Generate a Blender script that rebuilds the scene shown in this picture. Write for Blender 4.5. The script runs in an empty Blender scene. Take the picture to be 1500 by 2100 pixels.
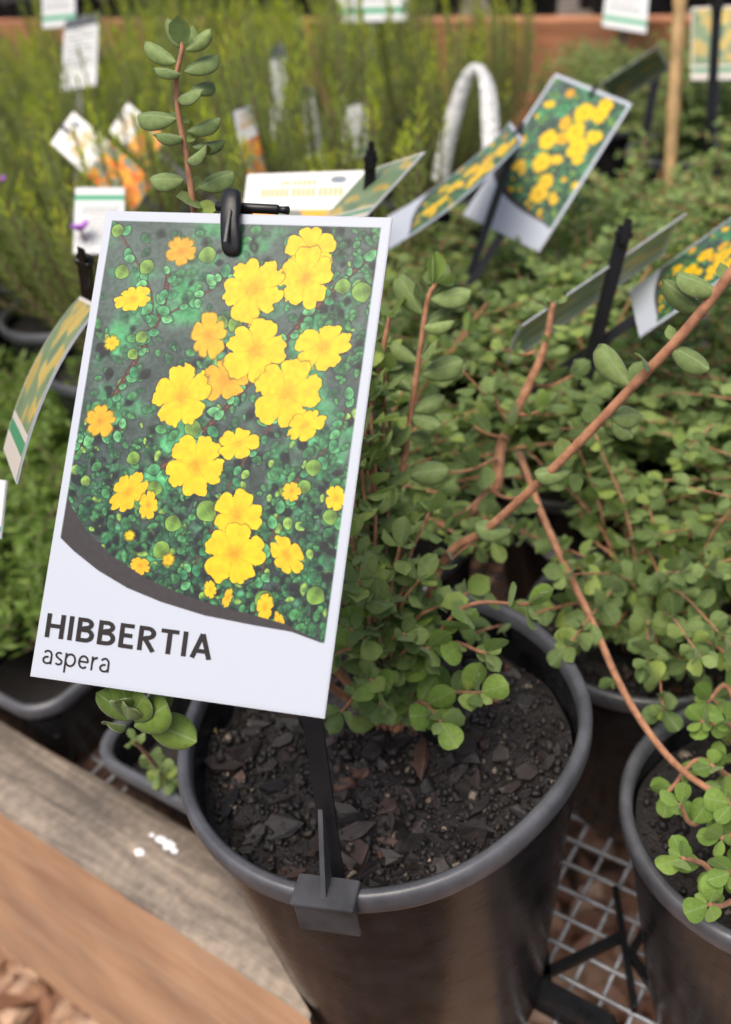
import bpy, math, random
import numpy as np
from mathutils import Vector, Matrix, noise

SC = bpy.context.scene
COL = SC.collection
RNG = random.Random(11)

# ------------------------------------------------------------------ camera
F = 1900.0                       # focal length in photo pixels (photo 1500 x 2100)
PIT, ROL, CZ = math.radians(33.8), math.radians(-9.26), 0.412
cp, sp, cr, sr = math.cos(PIT), math.sin(PIT), math.cos(ROL), math.sin(ROL)
FW = np.array([0, cp, -sp]); UP = np.array([0, sp, cp]); R0 = np.array([1.0, 0, 0])
IX = R0 * cr + UP * sr
IY = -UP * cr + R0 * sr
CAM = np.array([0, 0, CZ])
cam = bpy.data.cameras.new('camera')
camo = bpy.data.objects.new('camera', cam); COL.objects.link(camo)
camo.matrix_world = Matrix([[IX[i], -IY[i], -FW[i], CAM[i]] for i in range(3)] + [[0, 0, 0, 1]])
cam.sensor_fit = 'HORIZONTAL'; cam.sensor_width = 36.0; cam.lens = 36.0 * F / 1500.0
cam.clip_start = 0.01; cam.clip_end = 400
cam.dof.use_dof = True; cam.dof.focus_distance = 0.258; cam.dof.aperture_fstop = 14.5
SC.camera = camo

# ------------------------------------------------------------------ world, sun, exposure
SUN_EL, SUN_AZ = math.radians(70), math.radians(215)
w = bpy.data.worlds.new('World'); SC.world = w; w.use_nodes = True
nt = w.node_tree; nt.nodes.clear()
sky = nt.nodes.new('ShaderNodeTexSky'); sky.sky_type = 'NISHITA'; sky.sun_disc = False
sky.sun_elevation = SUN_EL; sky.sun_rotation = SUN_AZ
sky.air_density = .6; sky.dust_density = 6.0; sky.ozone_density = .5
bg = nt.nodes.new('ShaderNodeBackground'); bg.inputs['Strength'].default_value = 0.15
wo = nt.nodes.new('ShaderNodeOutputWorld')
nt.links.new(sky.outputs[0], bg.inputs[0]); nt.links.new(bg.outputs[0], wo.inputs[0])
sl = bpy.data.lights.new('sun', 'SUN'); sl.energy = 1.5; sl.angle = math.radians(50); sl.color = (1, .95, .86)
so = bpy.data.objects.new('sun', sl); COL.objects.link(so)
sd = Vector((math.sin(SUN_AZ) * math.cos(SUN_EL), math.cos(SUN_AZ) * math.cos(SUN_EL), math.sin(SUN_EL)))
so.rotation_euler = sd.to_track_quat('Z', 'Y').to_euler()
SC.view_settings.view_transform = 'Standard'; SC.view_settings.look = 'None'
SC.view_settings.exposure = 0.50; SC.view_settings.gamma = 1.0
SC.render.engine = 'CYCLES'
SC.cycles.use_denoising = True
SC.cycles.max_bounces = 6; SC.cycles.diffuse_bounces = 4; SC.cycles.glossy_bounces = 3; SC.cycles.transparent_max_bounces = 6
SC.cycles.caustics_reflective = False; SC.cycles.caustics_refractive = False

# ------------------------------------------------------------------ pixel helpers
def ray(x, y): return ((x - 750) * IX + (y - 1050) * IY) / F + FW
def onz(x, y, z):
    r = ray(x, y); return CAM + r * ((z - CZ) / r[2])
def atd(x, y, d): return CAM + ray(x, y) * d
def proj(p):
    v = np.asarray(p, float) - CAM; d = v @ FW
    return 750 + F * (v @ IX) / d, 1050 + F * (v @ IY) / d, d

# ------------------------------------------------------------------ mesh helpers
def mesh_np(name, verts, faces, mat=None, smooth=True):
    me = bpy.data.meshes.new(name)
    me.from_pydata([tuple(v) for v in np.asarray(verts, float)], [], [tuple(int(i) for i in f) for f in faces])
    if smooth: me.polygons.foreach_set('use_smooth', [True] * len(me.polygons))
    if mat: me.materials.append(mat)
    me.update(); return me

def mesh_quads(name, verts, quads, mat=None, smooth=True):
    """fast path, quads (n,4) or tris (n,3)"""
    verts = np.asarray(verts, np.float32); quads = np.asarray(quads, np.int32); k = quads.shape[1]
    me = bpy.data.meshes.new(name)
    me.vertices.add(len(verts)); me.vertices.foreach_set('co', verts.ravel())
    me.loops.add(quads.size); me.loops.foreach_set('vertex_index', quads.ravel())
    me.polygons.add(len(quads)); me.polygons.foreach_set('loop_start', np.arange(0, quads.size, k, dtype=np.int32))
    me.update(calc_edges=True)
    if smooth: me.polygons.foreach_set('use_smooth', np.ones(len(quads), bool))
    if mat: me.materials.append(mat)
    return me

def obj(name, me, parent=None, matrix=None, kind=None):
    o = bpy.data.objects.new(name, me); COL.objects.link(o)
    if matrix is not None: o.matrix_world = matrix
    if parent is not None: o.parent = parent       # parents sit at the world origin or are handled by the caller
    if kind: o['kind'] = kind
    return o

def thing(name, label, cat, group=None, loc=(0, 0, 0)):
    o = bpy.data.objects.new(name, None); COL.objects.link(o); o.empty_display_size = .01
    o.location = loc; o['label'] = label; o['category'] = cat
    if group: o['group'] = group
    return o

def tube(pts, radii, n=8, cap=True):
    P = [Vector(p) for p in pts]; V = []; Fc = []
    t0 = (P[1] - P[0]).normalized(); a = t0.orthogonal().normalized()
    for i, p in enumerate(P):
        t = (P[min(i + 1, len(P) - 1)] - P[max(i - 1, 0)]).normalized()
        a = (a - t * a.dot(t)).normalized(); b = t.cross(a)
        r = float(np.interp(i / (len(P) - 1), np.linspace(0, 1, len(radii)), radii)) if hasattr(radii, '__len__') else radii
        for k in range(n):
            an = 2 * math.pi * k / n
            V.append(p + (a * math.cos(an) + b * math.sin(an)) * r)
    for i in range(len(P) - 1):
        for k in range(n):
            Fc.append((i * n + k, i * n + (k + 1) % n, (i + 1) * n + (k + 1) % n, (i + 1) * n + k))
    if cap:
        Fc.append(tuple(range(n - 1, -1, -1))); Fc.append(tuple((len(P) - 1) * n + k for k in range(n)))
    return V, Fc

def join(parts):
    V = []; Fc = []
    for v, f in parts:
        o = len(V); V += [tuple(x) for x in v]; Fc += [tuple(i + o for i in q) for q in f]
    return V, Fc

def box(c, ax, ay, az, bev=0.0):
    """box with centre c and half-axis vectors; chamfered on all edges along az when bev is given"""
    c, ax, ay, az = [np.asarray(q, float) for q in (c, ax, ay, az)]
    if bev <= 0:
        V = [c + sx * ax + sy * ay + sz * az for sz in (-1, 1) for sx, sy in ((-1, -1), (1, -1), (1, 1), (-1, 1))]
        return V, [(3, 2, 1, 0), (4, 5, 6, 7), (0, 1, 5, 4), (1, 2, 6, 5), (2, 3, 7, 6), (3, 0, 4, 7)]
    lx, ly, lz = [np.linalg.norm(q) for q in (ax, ay, az)]
    bx, by, bz = bev / lx, bev / ly, bev / lz
    ring = []
    for sx, sy in ((-1, -1), (1, -1), (1, 1), (-1, 1)):
        p, q = (sx * (1 - bx), sy), (sx, sy * (1 - by))
        ring += [q, p] if sx * sy > 0 else [p, q]
    V = []
    for z, k in ((-1, 1 - min(bx, by)), (-(1 - bz), 1), (1 - bz, 1), (1, 1 - min(bx, by))):
        for x, y in ring: V.append(c + x * k * ax + y * k * ay + z * az)
    Fc = []
    for i in range(3):
        for k in range(8): Fc.append((i * 8 + k, i * 8 + (k + 1) % 8, i * 8 + 8 + (k + 1) % 8, i * 8 + 8 + k))
    Fc.append(tuple(range(7, -1, -1))); Fc.append(tuple(24 + k for k in range(8)))
    return V, Fc

def lathe(profile, n=64, rfun=None):
    V = []; Fc = []
    for r, z in profile:
        for k in range(n):
            a = 2 * math.pi * k / n
            rr = r * (rfun(a, z) if rfun else 1)
            V.append((rr * math.cos(a), rr * math.sin(a), z))
    m = len(profile)
    for i in range(m - 1):
        for k in range(n): Fc.append((i * n + k, i * n + (k + 1) % n, (i + 1) * n + (k + 1) % n, (i + 1) * n + k))
    return V, Fc

def bez(pts, n):
    """smooth Catmull-Rom through points"""
    P = [np.asarray(p, float) for p in pts]; P = [2 * P[0] - P[1]] + P + [2 * P[-1] - P[-2]]
    out = []
    for i in range(1, len(P) - 2):
        for k in range(n):
            t = k / n; a, b, c, d = P[i - 1], P[i], P[i + 1], P[i + 2]
            out.append(.5 * ((2 * b) + (c - a) * t + (2 * a - 5 * b + 4 * c - d) * t * t + (3 * b - a - 3 * c + d) * t ** 3))
    out.append(P[-2]); return out

# ------------------------------------------------------------------ materials
def new_mat(name):
    m = bpy.data.materials.new(name); m.use_nodes = True
    n = m.node_tree.nodes; return m, n, m.node_tree.links, n['Principled BSDF']
def nd(n, t, **kw):
    x = n.new(t)
    for k, v in kw.items():
        if hasattr(x, k): setattr(x, k, v)
        else: x.inputs[k].default_value = v
    return x
def ramp(n, l, src, stops):
    r = n.new('ShaderNodeValToRGB'); e = r.color_ramp.elements
    while len(e) < len(stops): e.new(.5)
    for i, (p, c) in enumerate(stops): e[i].position = p; e[i].color = (*c, 1)
    l.new(src, r.inputs[0]); return r
def bump(n, l, src, bs, strength, dist):
    b = nd(n, 'ShaderNodeBump'); b.inputs['Strength'].default_value = strength; b.inputs['Distance'].default_value = dist
    l.new(src, b.inputs['Height']); l.new(b.outputs[0], bs.inputs['Normal']); return b

def mat_leaf(name, stops, island, under=(.20, .30, .02), rough=.55, fuzz=True, trans=.35, hue=.0):
    m, n, l, b = new_mat(name)
    if island: rnd = nd(n, 'ShaderNodeNewGeometry').outputs['Random Per Island']
    else: rnd = nd(n, 'ShaderNodeObjectInfo').outputs['Random']
    r = ramp(n, l, rnd, stops)
    tc = nd(n, 'ShaderNodeTexCoord')
    nz = nd(n, 'ShaderNodeTexNoise', Scale=450.0 if island else 7.0, Detail=4.0)
    l.new(tc.outputs['Object'], nz.inputs['Vector'])
    mul = nd(n, 'ShaderNodeMix', data_type='RGBA', blend_type='MULTIPLY'); mul.inputs[0].default_value = .45
    rr = ramp(n, l, nz.outputs[0], [(.3, (.55, .6, .5)), (.7, (1.25, 1.2, 1.2))])
    l.new(r.outputs[0], mul.inputs[6]); l.new(rr.outputs[0], mul.inputs[7])
    geo = nd(n, 'ShaderNodeNewGeometry')
    mx = nd(n, 'ShaderNodeMix', data_type='RGBA'); l.new(geo.outputs['Backfacing'], mx.inputs[0])
    l.new(mul.outputs[2], mx.inputs[6]); mx.inputs[7].default_value = (*under, 1)
    l.new(mx.outputs[2], b.inputs['Base Color'])
    b.inputs['Roughness'].default_value = rough
    b.inputs['Specular IOR Level'].default_value = .35
    if fuzz:
        b.inputs['Sheen Weight'].default_value = .25; b.inputs['Sheen Roughness'].default_value = .4
        n2 = nd(n, 'ShaderNodeTexNoise', Scale=2500.0 if island else 45.0, Detail=2.0); l.new(tc.outputs['Object'], n2.inputs['Vector'])
        bump(n, l, n2.outputs[0], b, .5, .0004)
        if not island:      # pale midrib, faint side veins and woolly specks
            sp_ = nd(n, 'ShaderNodeSeparateXYZ'); l.new(tc.outputs['Object'], sp_.inputs[0])
            ab = nd(n, 'ShaderNodeMath', operation='ABSOLUTE'); l.new(sp_.outputs[1], ab.inputs[0])
            mr = nd(n, 'ShaderNodeMapRange'); mr.inputs['From Min'].default_value = .008; mr.inputs['From Max'].default_value = .03; mr.inputs['To Min'].default_value = .45; mr.inputs['To Max'].default_value = 0
            l.new(ab.outputs[0], mr.inputs[0])
            hr = nd(n, 'ShaderNodeMapRange'); hr.inputs['From Min'].default_value = .66; hr.inputs['From Max'].default_value = .72; hr.inputs['To Max'].default_value = .35; l.new(n2.outputs[0], hr.inputs[0])
            mxv = nd(n, 'ShaderNodeMath', operation='MAXIMUM'); l.new(mr.outputs[0], mxv.inputs[0]); l.new(hr.outputs[0], mxv.inputs[1])
            pale = nd(n, 'ShaderNodeMix', data_type='RGBA'); l.new(mxv.outputs[0], pale.inputs[0]); l.new(mul.outputs[2], pale.inputs[6]); pale.inputs[7].default_value = (.36, .44, .24, 1)
            l.new(pale.outputs[2], mx.inputs[6])
    tr = nd(n, 'ShaderNodeBsdfTranslucent'); l.new(mx.outputs[2], tr.inputs[0])
    ms = nd(n, 'ShaderNodeMixShader'); ms.inputs[0].default_value = trans
    l.new(b.outputs[0], ms.inputs[1]); l.new(tr.outputs[0], ms.inputs[2])
    l.new(ms.outputs[0], n['Material Output'].inputs[0])
    return m

SAGE = [(0, (.145, .225, .068)), (.4, (.210, .305, .098)), (.75, (.275, .380, .125)), (1, (.350, .460, .100))]
M_LEAF = mat_leaf('hibbertia_leaf', SAGE, False, under=(.28, .41, .09), trans=.42)
M_LEAFI = mat_leaf('hibbertia_leaf_mass', SAGE, True, under=(.27, .39, .10), trans=.42)
M_FRESH = mat_leaf('fresh_leaf', [(0, (.16, .275, .048)), (1, (.25, .39, .075))], False, under=(.24, .38, .075), rough=.45)
M_NEED = mat_leaf('needle_leaf', [(0, (.18, .25, .06)), (.6, (.27, .35, .085)), (1, (.36, .44, .10))], True, under=(.28, .36, .09), fuzz=False, trans=.45)
M_TIP = mat_leaf('needle_tip', [(0, (.34, .48, .03)), (.6, (.46, .55, .035)), (1, (.54, .54, .04))], True, under=(.4, .5, .04), fuzz=False, trans=.45)
M_FERN = mat_leaf('feathery_leaf', [(0, (.12, .20, .04)), (.6, (.20, .31, .06)), (1, (.30, .43, .08))], True, under=(.22, .34, .08), fuzz=False, trans=.45)

def mat_stem(name, c0, c1):
    m, n, l, b = new_mat(name); tc = nd(n, 'ShaderNodeTexCoord')
    nz = nd(n, 'ShaderNodeTexNoise', Scale=300.0, Detail=5.0); l.new(tc.outputs['Object'], nz.inputs['Vector'])
    r = ramp(n, l, nz.outputs[0], [(.3, c0), (.7, c1)]); l.new(r.outputs[0], b.inputs['Base Color'])
    b.inputs['Roughness'].default_value = .7; b.inputs['Sheen Weight'].default_value = .15
    bump(n, l, nz.outputs[0], b, .4, .0006); return m
M_STEM = mat_stem('reddish_stem', (.22, .090, .042), (.45, .215, .11))
M_TWIG = mat_stem('brown_twig', (.10, .06, .035), (.22, .13, .08))

def mat_plastic(name, base, rough, scr=.0, spec=.5):
    m, n, l, b = new_mat(name); tc = nd(n, 'ShaderNodeTexCoord')
    nz = nd(n, 'ShaderNodeTexNoise', Scale=60.0, Detail=8.0, Roughness=.65); l.new(tc.outputs['Object'], nz.inputs['Vector'])
    r = ramp(n, l, nz.outputs[0], [(.35, base), (.75, tuple(x * 1.8 + scr * .02 for x in base))]); l.new(r.outputs[0], b.inputs['Base Color'])
    mp = nd(n, 'ShaderNodeMapping'); mp.inputs['Scale'].default_value = (60, 60, 900); l.new(tc.outputs['Object'], mp.inputs[0])
    n3 = nd(n, 'ShaderNodeTexNoise', Scale=1.0, Detail=4.0); l.new(mp.outputs[0], n3.inputs['Vector'])
    rg = nd(n, 'ShaderNodeMapRange'); rg.inputs['To Min'].default_value = rough - .08; rg.inputs['To Max'].default_value = rough + .16
    l.new(n3.outputs[0], rg.inputs[0]); l.new(rg.outputs[0], b.inputs['Roughness'])
    b.inputs['Specular IOR Level'].default_value = spec
    n2 = nd(n, 'ShaderNodeTexNoise', Scale=500.0, Detail=3.0); l.new(tc.outputs['Object'], n2.inputs['Vector'])
    bump(n, l, n2.outputs[0], b, .12, .0004); return m
M_POT = mat_plastic('black_pot_plastic', (.005, .005, .006), .20, 1, .22)
M_RIM = mat_plastic('pot_rim_plastic', (.052, .054, .060), .33, 1, .6)
M_STAKE = mat_plastic('stake_plastic', (.006, .006, .007), .30, 0, .4)
M_CLIP = mat_plastic('clip_plastic', (.030, .031, .034), .40, 1, .5)

def mat_simple(name, col, rough=.6, var=.25, scale=80.0, metal=0.0, bmp=0.0, spec=.5):
    m, n, l, b = new_mat(name); tc = nd(n, 'ShaderNodeTexCoord')
    nz = nd(n, 'ShaderNodeTexNoise', Scale=scale, Detail=5.0); l.new(tc.outputs['Object'], nz.inputs['Vector'])
    r = ramp(n, l, nz.outputs[0], [(.3, tuple(c * (1 - var) for c in col)), (.7, tuple(min(1, c * (1 + var)) for c in col))])
    l.new(r.outputs[0], b.inputs['Base Color']); b.inputs['Roughness'].default_value = rough; b.inputs['Metallic'].default_value = metal; b.inputs['Specular IOR Level'].default_value = spec
    if bmp: bump(n, l, nz.outputs[0], b, .5, bmp)
    return m
M_WIRE = mat_simple('galvanised_wire', (.30, .31, .33), .5, .35, 200, .4)
M_CARD = mat_simple('label_card_white', (.43, .46, .51), .42, .04, 30, spec=.15)
M_CARDG = mat_simple('label_card_grey', (.50, .50, .48), .45, .06, 40)
M_INK = mat_simple('label_ink', (.022, .018, .018), .5, .1, 80, spec=.15)
M_BAMBOO = mat_simple('bamboo', (.42, .27, .12), .55, .3, 60, 0, .0008)
M_PURPLE = mat_simple('purple_petal', (.30, .07, .42), .6, .25, 200)
M_PINK = mat_simple('pink_petal', (.55, .05, .09), .6, .2, 200)
M_DROP = mat_simple('white_dropping', (.75, .75, .76), .8, .1, 300)

def mat_vcol(name, rough=.3, spec=.5):
    m, n, l, b = new_mat(name)
    a = nd(n, 'ShaderNodeVertexColor'); a.layer_name = 'ink'; l.new(a.outputs[0], b.inputs['Base Color'])
    b.inputs['Roughness'].default_value = rough; b.inputs['Specular IOR Level'].default_value = spec
    tc = nd(n, 'ShaderNodeTexCoord'); nz = nd(n, 'ShaderNodeTexNoise', Scale=25.0, Detail=2.0); l.new(tc.outputs['Object'], nz.inputs['Vector'])
    bump(n, l, nz.outputs[0], b, .1, .002)
    return m
M_PRINT = mat_vcol('printed_picture', .36, .22)

def mat_soil():
    m, n, l, b = new_mat('potting_mix'); tc = nd(n, 'ShaderNodeTexCoord')
    nz = nd(n, 'ShaderNodeTexNoise', Scale=160.0, Detail=9.0, Roughness=.7); l.new(tc.outputs['Object'], nz.inputs['Vector'])
    r = ramp(n, l, nz.outputs[0], [(.3, (.005, .004, .004)), (.55, (.014, .011, .010)), (.78, (.038, .027, .022))])
    l.new(r.outputs[0], b.inputs['Base Color']); b.inputs['Roughness'].default_value = .62
    n2 = nd(n, 'ShaderNodeTexNoise', Scale=900.0, Detail=6.0); l.new(tc.outputs['Object'], n2.inputs['Vector'])
    bump(n, l, n2.outputs[0], b, .9, .0015); return m
M_SOIL = mat_soil()
def mat_chip(name, stops, island=False):
    m, n, l, b = new_mat(name)
    rnd = nd(n, 'ShaderNodeNewGeometry').outputs['Random Per Island'] if island else nd(n, 'ShaderNodeObjectInfo').outputs['Random']
    r = ramp(n, l, rnd, stops)
    tc = nd(n, 'ShaderNodeTexCoord'); mp = nd(n, 'ShaderNodeMapping'); mp.inputs['Scale'].default_value = (60, 400, 400); l.new(tc.outputs['Object'], mp.inputs[0])
    nz = nd(n, 'ShaderNodeTexNoise', Scale=1.0, Detail=6.0); l.new(mp.outputs[0], nz.inputs['Vector'])
    mul = nd(n, 'ShaderNodeMix', data_type='RGBA', blend_type='MULTIPLY'); mul.inputs[0].default_value = .8
    rr = ramp(n, l, nz.outputs[0], [(.25, (.35, .35, .35)), (.75, (1.4, 1.4, 1.4))])
    l.new(r.outputs[0], mul.inputs[6]); l.new(rr.outputs[0], mul.inputs[7]); l.new(mul.outputs[2], b.inputs['Base Color'])
    b.inputs['Roughness'].default_value = .6; bump(n, l, nz.outputs[0], b, .8, .001); return m
M_BARK = mat_chip('bark_chip', [(0, (.007, .006, .006)), (.5, (.016, .013, .012)), (.85, (.032, .022, .019)), (1, (.12, .06, .04))])
M_GRIT = mat_chip('soil_crumb', [(0, (.005, .004, .004)), (.7, (.018, .014, .012)), (.95, (.04, .03, .024)), (1, (.26, .21, .16))], True)
M_MULCH = mat_chip('mulch_chip', [(0, (.22, .10, .055)), (.5, (.38, .20, .11)), (1, (.52, .34, .22))])
M_MULCHI = mat_chip('mulch_mass', [(0, (.14, .07, .04)), (.5, (.30, .16, .09)), (1, (.46, .28, .18))], True)

def mat_wood(name, stops, axis, grey=False):
    m, n, l, b = new_mat(name); tc = nd(n, 'ShaderNodeTexCoord')
    mp = nd(n, 'ShaderNodeMapping'); mp.inputs['Rotation'].default_value = (0, 0, -axis); mp.inputs['Scale'].default_value = (7, 70, 42)
    l.new(tc.outputs['Object'], mp.inputs[0])
    # mapping applies rotation after scale; rotate first
    vr = nd(n, 'ShaderNodeVectorRotate', rotation_type='Z_AXIS'); vr.inputs['Angle'].default_value = -axis; l.new(tc.outputs['Object'], vr.inputs[0])
    mp.inputs['Rotation'].default_value = (0, 0, 0); l.new(vr.outputs[0], mp.inputs[0])
    nz = nd(n, 'ShaderNodeTexNoise', Scale=1.0, Detail=7.0, Roughness=.6, Distortion=1.2); l.new(mp.outputs[0], nz.inputs['Vector'])
    r = ramp(n, l, nz.outputs[0], stops)
    n2 = nd(n, 'ShaderNodeTexNoise', Scale=14.0, Detail=4.0); l.new(tc.outputs['Object'], n2.inputs['Vector'])
    r2 = ramp(n, l, n2.outputs[0], [(.35, (.50, .50, .53)), (.65, (1.2, 1.16, 1.1))])
    mul = nd(n, 'ShaderNodeMix', data_type='RGBA', blend_type='MULTIPLY'); mul.inputs[0].default_value = .75 if grey else .45
    l.new(r.outputs[0], mul.inputs[6]); l.new(r2.outputs[0], mul.inputs[7])
    if grey:   # weathered: fine silver speckle
        n4 = nd(n, 'ShaderNodeTexNoise', Scale=220.0, Detail=5.0); l.new(tc.outputs['Object'], n4.inputs['Vector'])
        r4 = ramp(n, l, n4.outputs[0], [(.35, (.75, .75, .75)), (.7, (1.25, 1.25, 1.25))])
        m2 = nd(n, 'ShaderNodeMix', data_type='RGBA', blend_type='MULTIPLY'); m2.inputs[0].default_value = .8
        l.new(mul.outputs[2], m2.inputs[6]); l.new(r4.outputs[0], m2.inputs[7]); l.new(m2.outputs[2], b.inputs['Base Color'])
    else: l.new(mul.outputs[2], b.inputs['Base Color'])
    b.inputs['Roughness'].default_value = .75; bump(n, l, nz.outputs[0], b, .5, .0015); return m

# ------------------------------------------------------------------ bench axes
U2 = np.array([.777, -.63, 0]); U2 /= np.linalg.norm(U2)      # along the front rail
V2 = np.array([-U2[1], U2[0], 0])                              # inwards (away from the camera)
AX = math.atan2(U2[1], U2[0])
M_WTOP = mat_wood('weathered_timber', [(.28, (.075, .062, .050)), (.5, (.20, .165, .13)), (.72, (.34, .28, .215))], AX, True)
M_WSIDE = mat_wood('raw_timber', [(.25, (.44, .245, .135)), (.5, (.56, .33, .19)), (.75, (.63, .41, .26))], AX)
M_WFAR = mat_wood('far_timber', [(.25, (.27, .11, .05)), (.5, (.40, .17, .08)), (.75, (.48, .24, .12))], math.atan2(-.83, .557))

# ------------------------------------------------------------------ ground
GZ = -.55
gm, gn, gl, gb = new_mat('mulch_ground'); gt = nd(gn, 'ShaderNodeTexCoord')
gz_ = nd(gn, 'ShaderNodeTexNoise', Scale=30.0, Detail=8.0); gl.new(gt.outputs['Object'], gz_.inputs['Vector'])
gr_ = ramp(gn, gl, gz_.outputs[0], [(.3, (.035, .02, .012)), (.55, (.11, .06, .035)), (.75, (.21, .12, .075))]); gl.new(gr_.outputs[0], gb.inputs['Base Color'])
gb.inputs['Roughness'].default_value = .9; bump(gn, gl, gz_.outputs[0], gb, 1, .02)
ground = obj('ground', mesh_np('ground', [(-150, -150, GZ), (150, -150, GZ), (150, 150, GZ), (-150, 150, GZ)], [(0, 1, 2, 3)], gm), kind='structure')

def chip_mesh(name, rng, L, W, H, mat):
    V = []
    for sz in (-1, 1):
        for k in range(6):
            a = k / 6 * 2 * math.pi
            V.append((L * .5 * math.cos(a) * rng.uniform(.75, 1.15), W * .5 * math.sin(a) * rng.uniform(.7, 1.2) + rng.uniform(-.08, .08) * W, sz * H * .5 * rng.uniform(.5, 1.3)))
    Fc = [(5, 4, 3, 2, 1, 0), (6, 7, 8, 9, 10, 11)] + [(k, (k + 1) % 6, 6 + (k + 1) % 6, 6 + k) for k in range(6)]
    return mesh_np(name, V, Fc, mat, False)
def rotm(rng, flat=.5):
    return Matrix.Rotation(rng.uniform(0, 6.28), 4, 'Z') @ Matrix.Rotation(rng.gauss(0, flat), 4, 'X') @ Matrix.Rotation(rng.gauss(0, flat), 4, 'Y')
def scatter_join(name, variants, mats, mat, parent=None, kind='stuff', smooth=True):
    """numpy copies of small variants at many matrices -> one mesh"""
    VV, FF = [], []; off = 0; data = []
    for me in variants:
        v = np.array([q.co[:] for q in me.vertices]); t = []
        for p in me.polygons:
            vs = list(p.vertices)
            for i in range(1, len(vs) - 1): t.append((vs[0], vs[i], vs[i + 1]))
        data.append((v, np.array(t)))
    for k, mx in enumerate(mats):
        v, t = data[k % len(data)]; M = np.array(mx)
        VV.append(v @ M[:3, :3].T + M[:3, 3]); FF.append(t + off); off += len(v)
    return obj(name, mesh_quads(name, np.concatenate(VV), np.concatenate(FF), mat, smooth), parent, None, kind)

mulch_v = [chip_mesh('mulch_chip', RNG, RNG.uniform(.04, .08), RNG.uniform(.018, .034), .012, M_MULCH) for _ in range(8)]
n_ch = 0
for reg, cnt in (((-60, 1930, 330, 2160), 90), ((1060, 1800, 1340, 2160), 90)):
    for _ in range(cnt):
        x, y = RNG.uniform(reg[0], reg[2]), RNG.uniform(reg[1], reg[3])
        p = onz(x, y, GZ + RNG.uniform(.008, .03))
        obj('mulch_chip', mulch_v[n_ch % 8], ground, Matrix.Translation(p) @ rotm(RNG, .35)); n_ch += 1
mm = [Matrix.Translation((RNG.uniform(-1.6, 1.6), RNG.uniform(-.3, 3.2), GZ + RNG.uniform(0, .01))) @ rotm(RNG, .3) for _ in range(4500)]
scatter_join('mulch', mulch_v, mm, M_MULCHI, ground, 'stuff', False)

# ------------------------------------------------------------------ bench: front rail, wire deck, joist
RZ = .04
def rail():
    far0, near0 = np.array([-.1085, .3021, 0]), np.array([-.1284, .2605, 0])
    def onl(p, s): return p + U2 * s
    fe, ne = np.array([-.0985, .2925, 0]), np.array([-.0555, .2005, 0])
    P0, P1, Q0, Q1 = onz(0, 1475, RZ), onz(400, 1700, RZ), onz(0, 1660, RZ), onz(600, 2060, RZ)
    zz = np.array([1, 1, 0]); P0, P1, Q0, Q1 = P0 * zz, P1 * zz, Q0 * zz, Q1 * zz
    fl = P0 + (P0 - P1) * 11; nl = Q0 + (Q0 - Q1) * 8
    t = thing('bench_rail', 'weathered timber board edging the bench, grey on top and raw orange on its side', 'timber board')
    n = 90; V = []; Fc = []
    rg = random.Random(3)
    for i in range(n + 1):
        s = i / n; s = 1 - (1 - s) ** 2.2
        a = fl + (fe - fl) * s; b = nl + (ne - nl) * s
        j = V2 * noise.noise(Vector((s * 40, 2, 0))) * .0012; k = V2 * (noise.noise(Vector((s * 60, 7, 0))) * .0010 + noise.noise(Vector((s * 240, 9, 0))) * .0006)
        dz = noise.noise(Vector((s * 50, 5, 1))) * .0008
        V += [a + j + [0, 0, RZ - .0015 + dz], a + j - V2 * .0015 + [0, 0, RZ + dz], b + k + V2 * .0016 + [0, 0, RZ + dz], b + k + [0, 0, RZ - .002 + dz]]
    for i in range(n):
        for q in range(3): Fc.append((i * 4 + q, i * 4 + 4 + q, i * 4 + 5 + q, i * 4 + 1 + q))
    # invert to face up
    me = mesh_np('rail_top', V, [f[::-1] for f in Fc], M_WTOP); obj('top_face', me, t)
    V = []; Fc = []
    m = 14
    for i in range(n + 1):
        s = i / n; s = 1 - (1 - s) ** 2.2
        b = nl + (ne - nl) * s; k = V2 * (noise.noise(Vector((s * 60, 7, 0))) * .0010 + noise.noise(Vector((s * 240, 9, 0))) * .0006)
        dz = noise.noise(Vector((s * 50, 5, 1))) * .0008
        for q in range(m + 1):
            z = RZ - .002 + dz - q / m * .25
            V.append(b + k * (1 - q / m) + [0, 0, z])
    for i in range(n):
        for q in range(m): Fc.append((i * (m + 1) + q, i * (m + 1) + q + 1, (i + 1) * (m + 1) + q + 1, (i + 1) * (m + 1) + q))
    obj('side_face', mesh_np('rail_side', V, Fc, M_WSIDE), t)
    b0 = RZ - .002; b1 = RZ - .252
    c = lambda p, z: tuple(p + np.array([0, 0, z]))
    e = V2 * .0002
    V = [c(fl, b0), c(fe, b0), c(ne + e, b0), c(nl + e, b0), c(fl, b1 + .001), c(fe, b1 + .001), c(ne + e, b1 + .001), c(nl + e, b1 + .001)]
    obj('board_core', mesh_np('rail_core', V, [(0, 1, 5, 4), (1, 2, 6, 5), (7, 6, 5, 4), (3, 0, 4, 7)], M_WSIDE, False), t)
    return t
rail()
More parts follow.
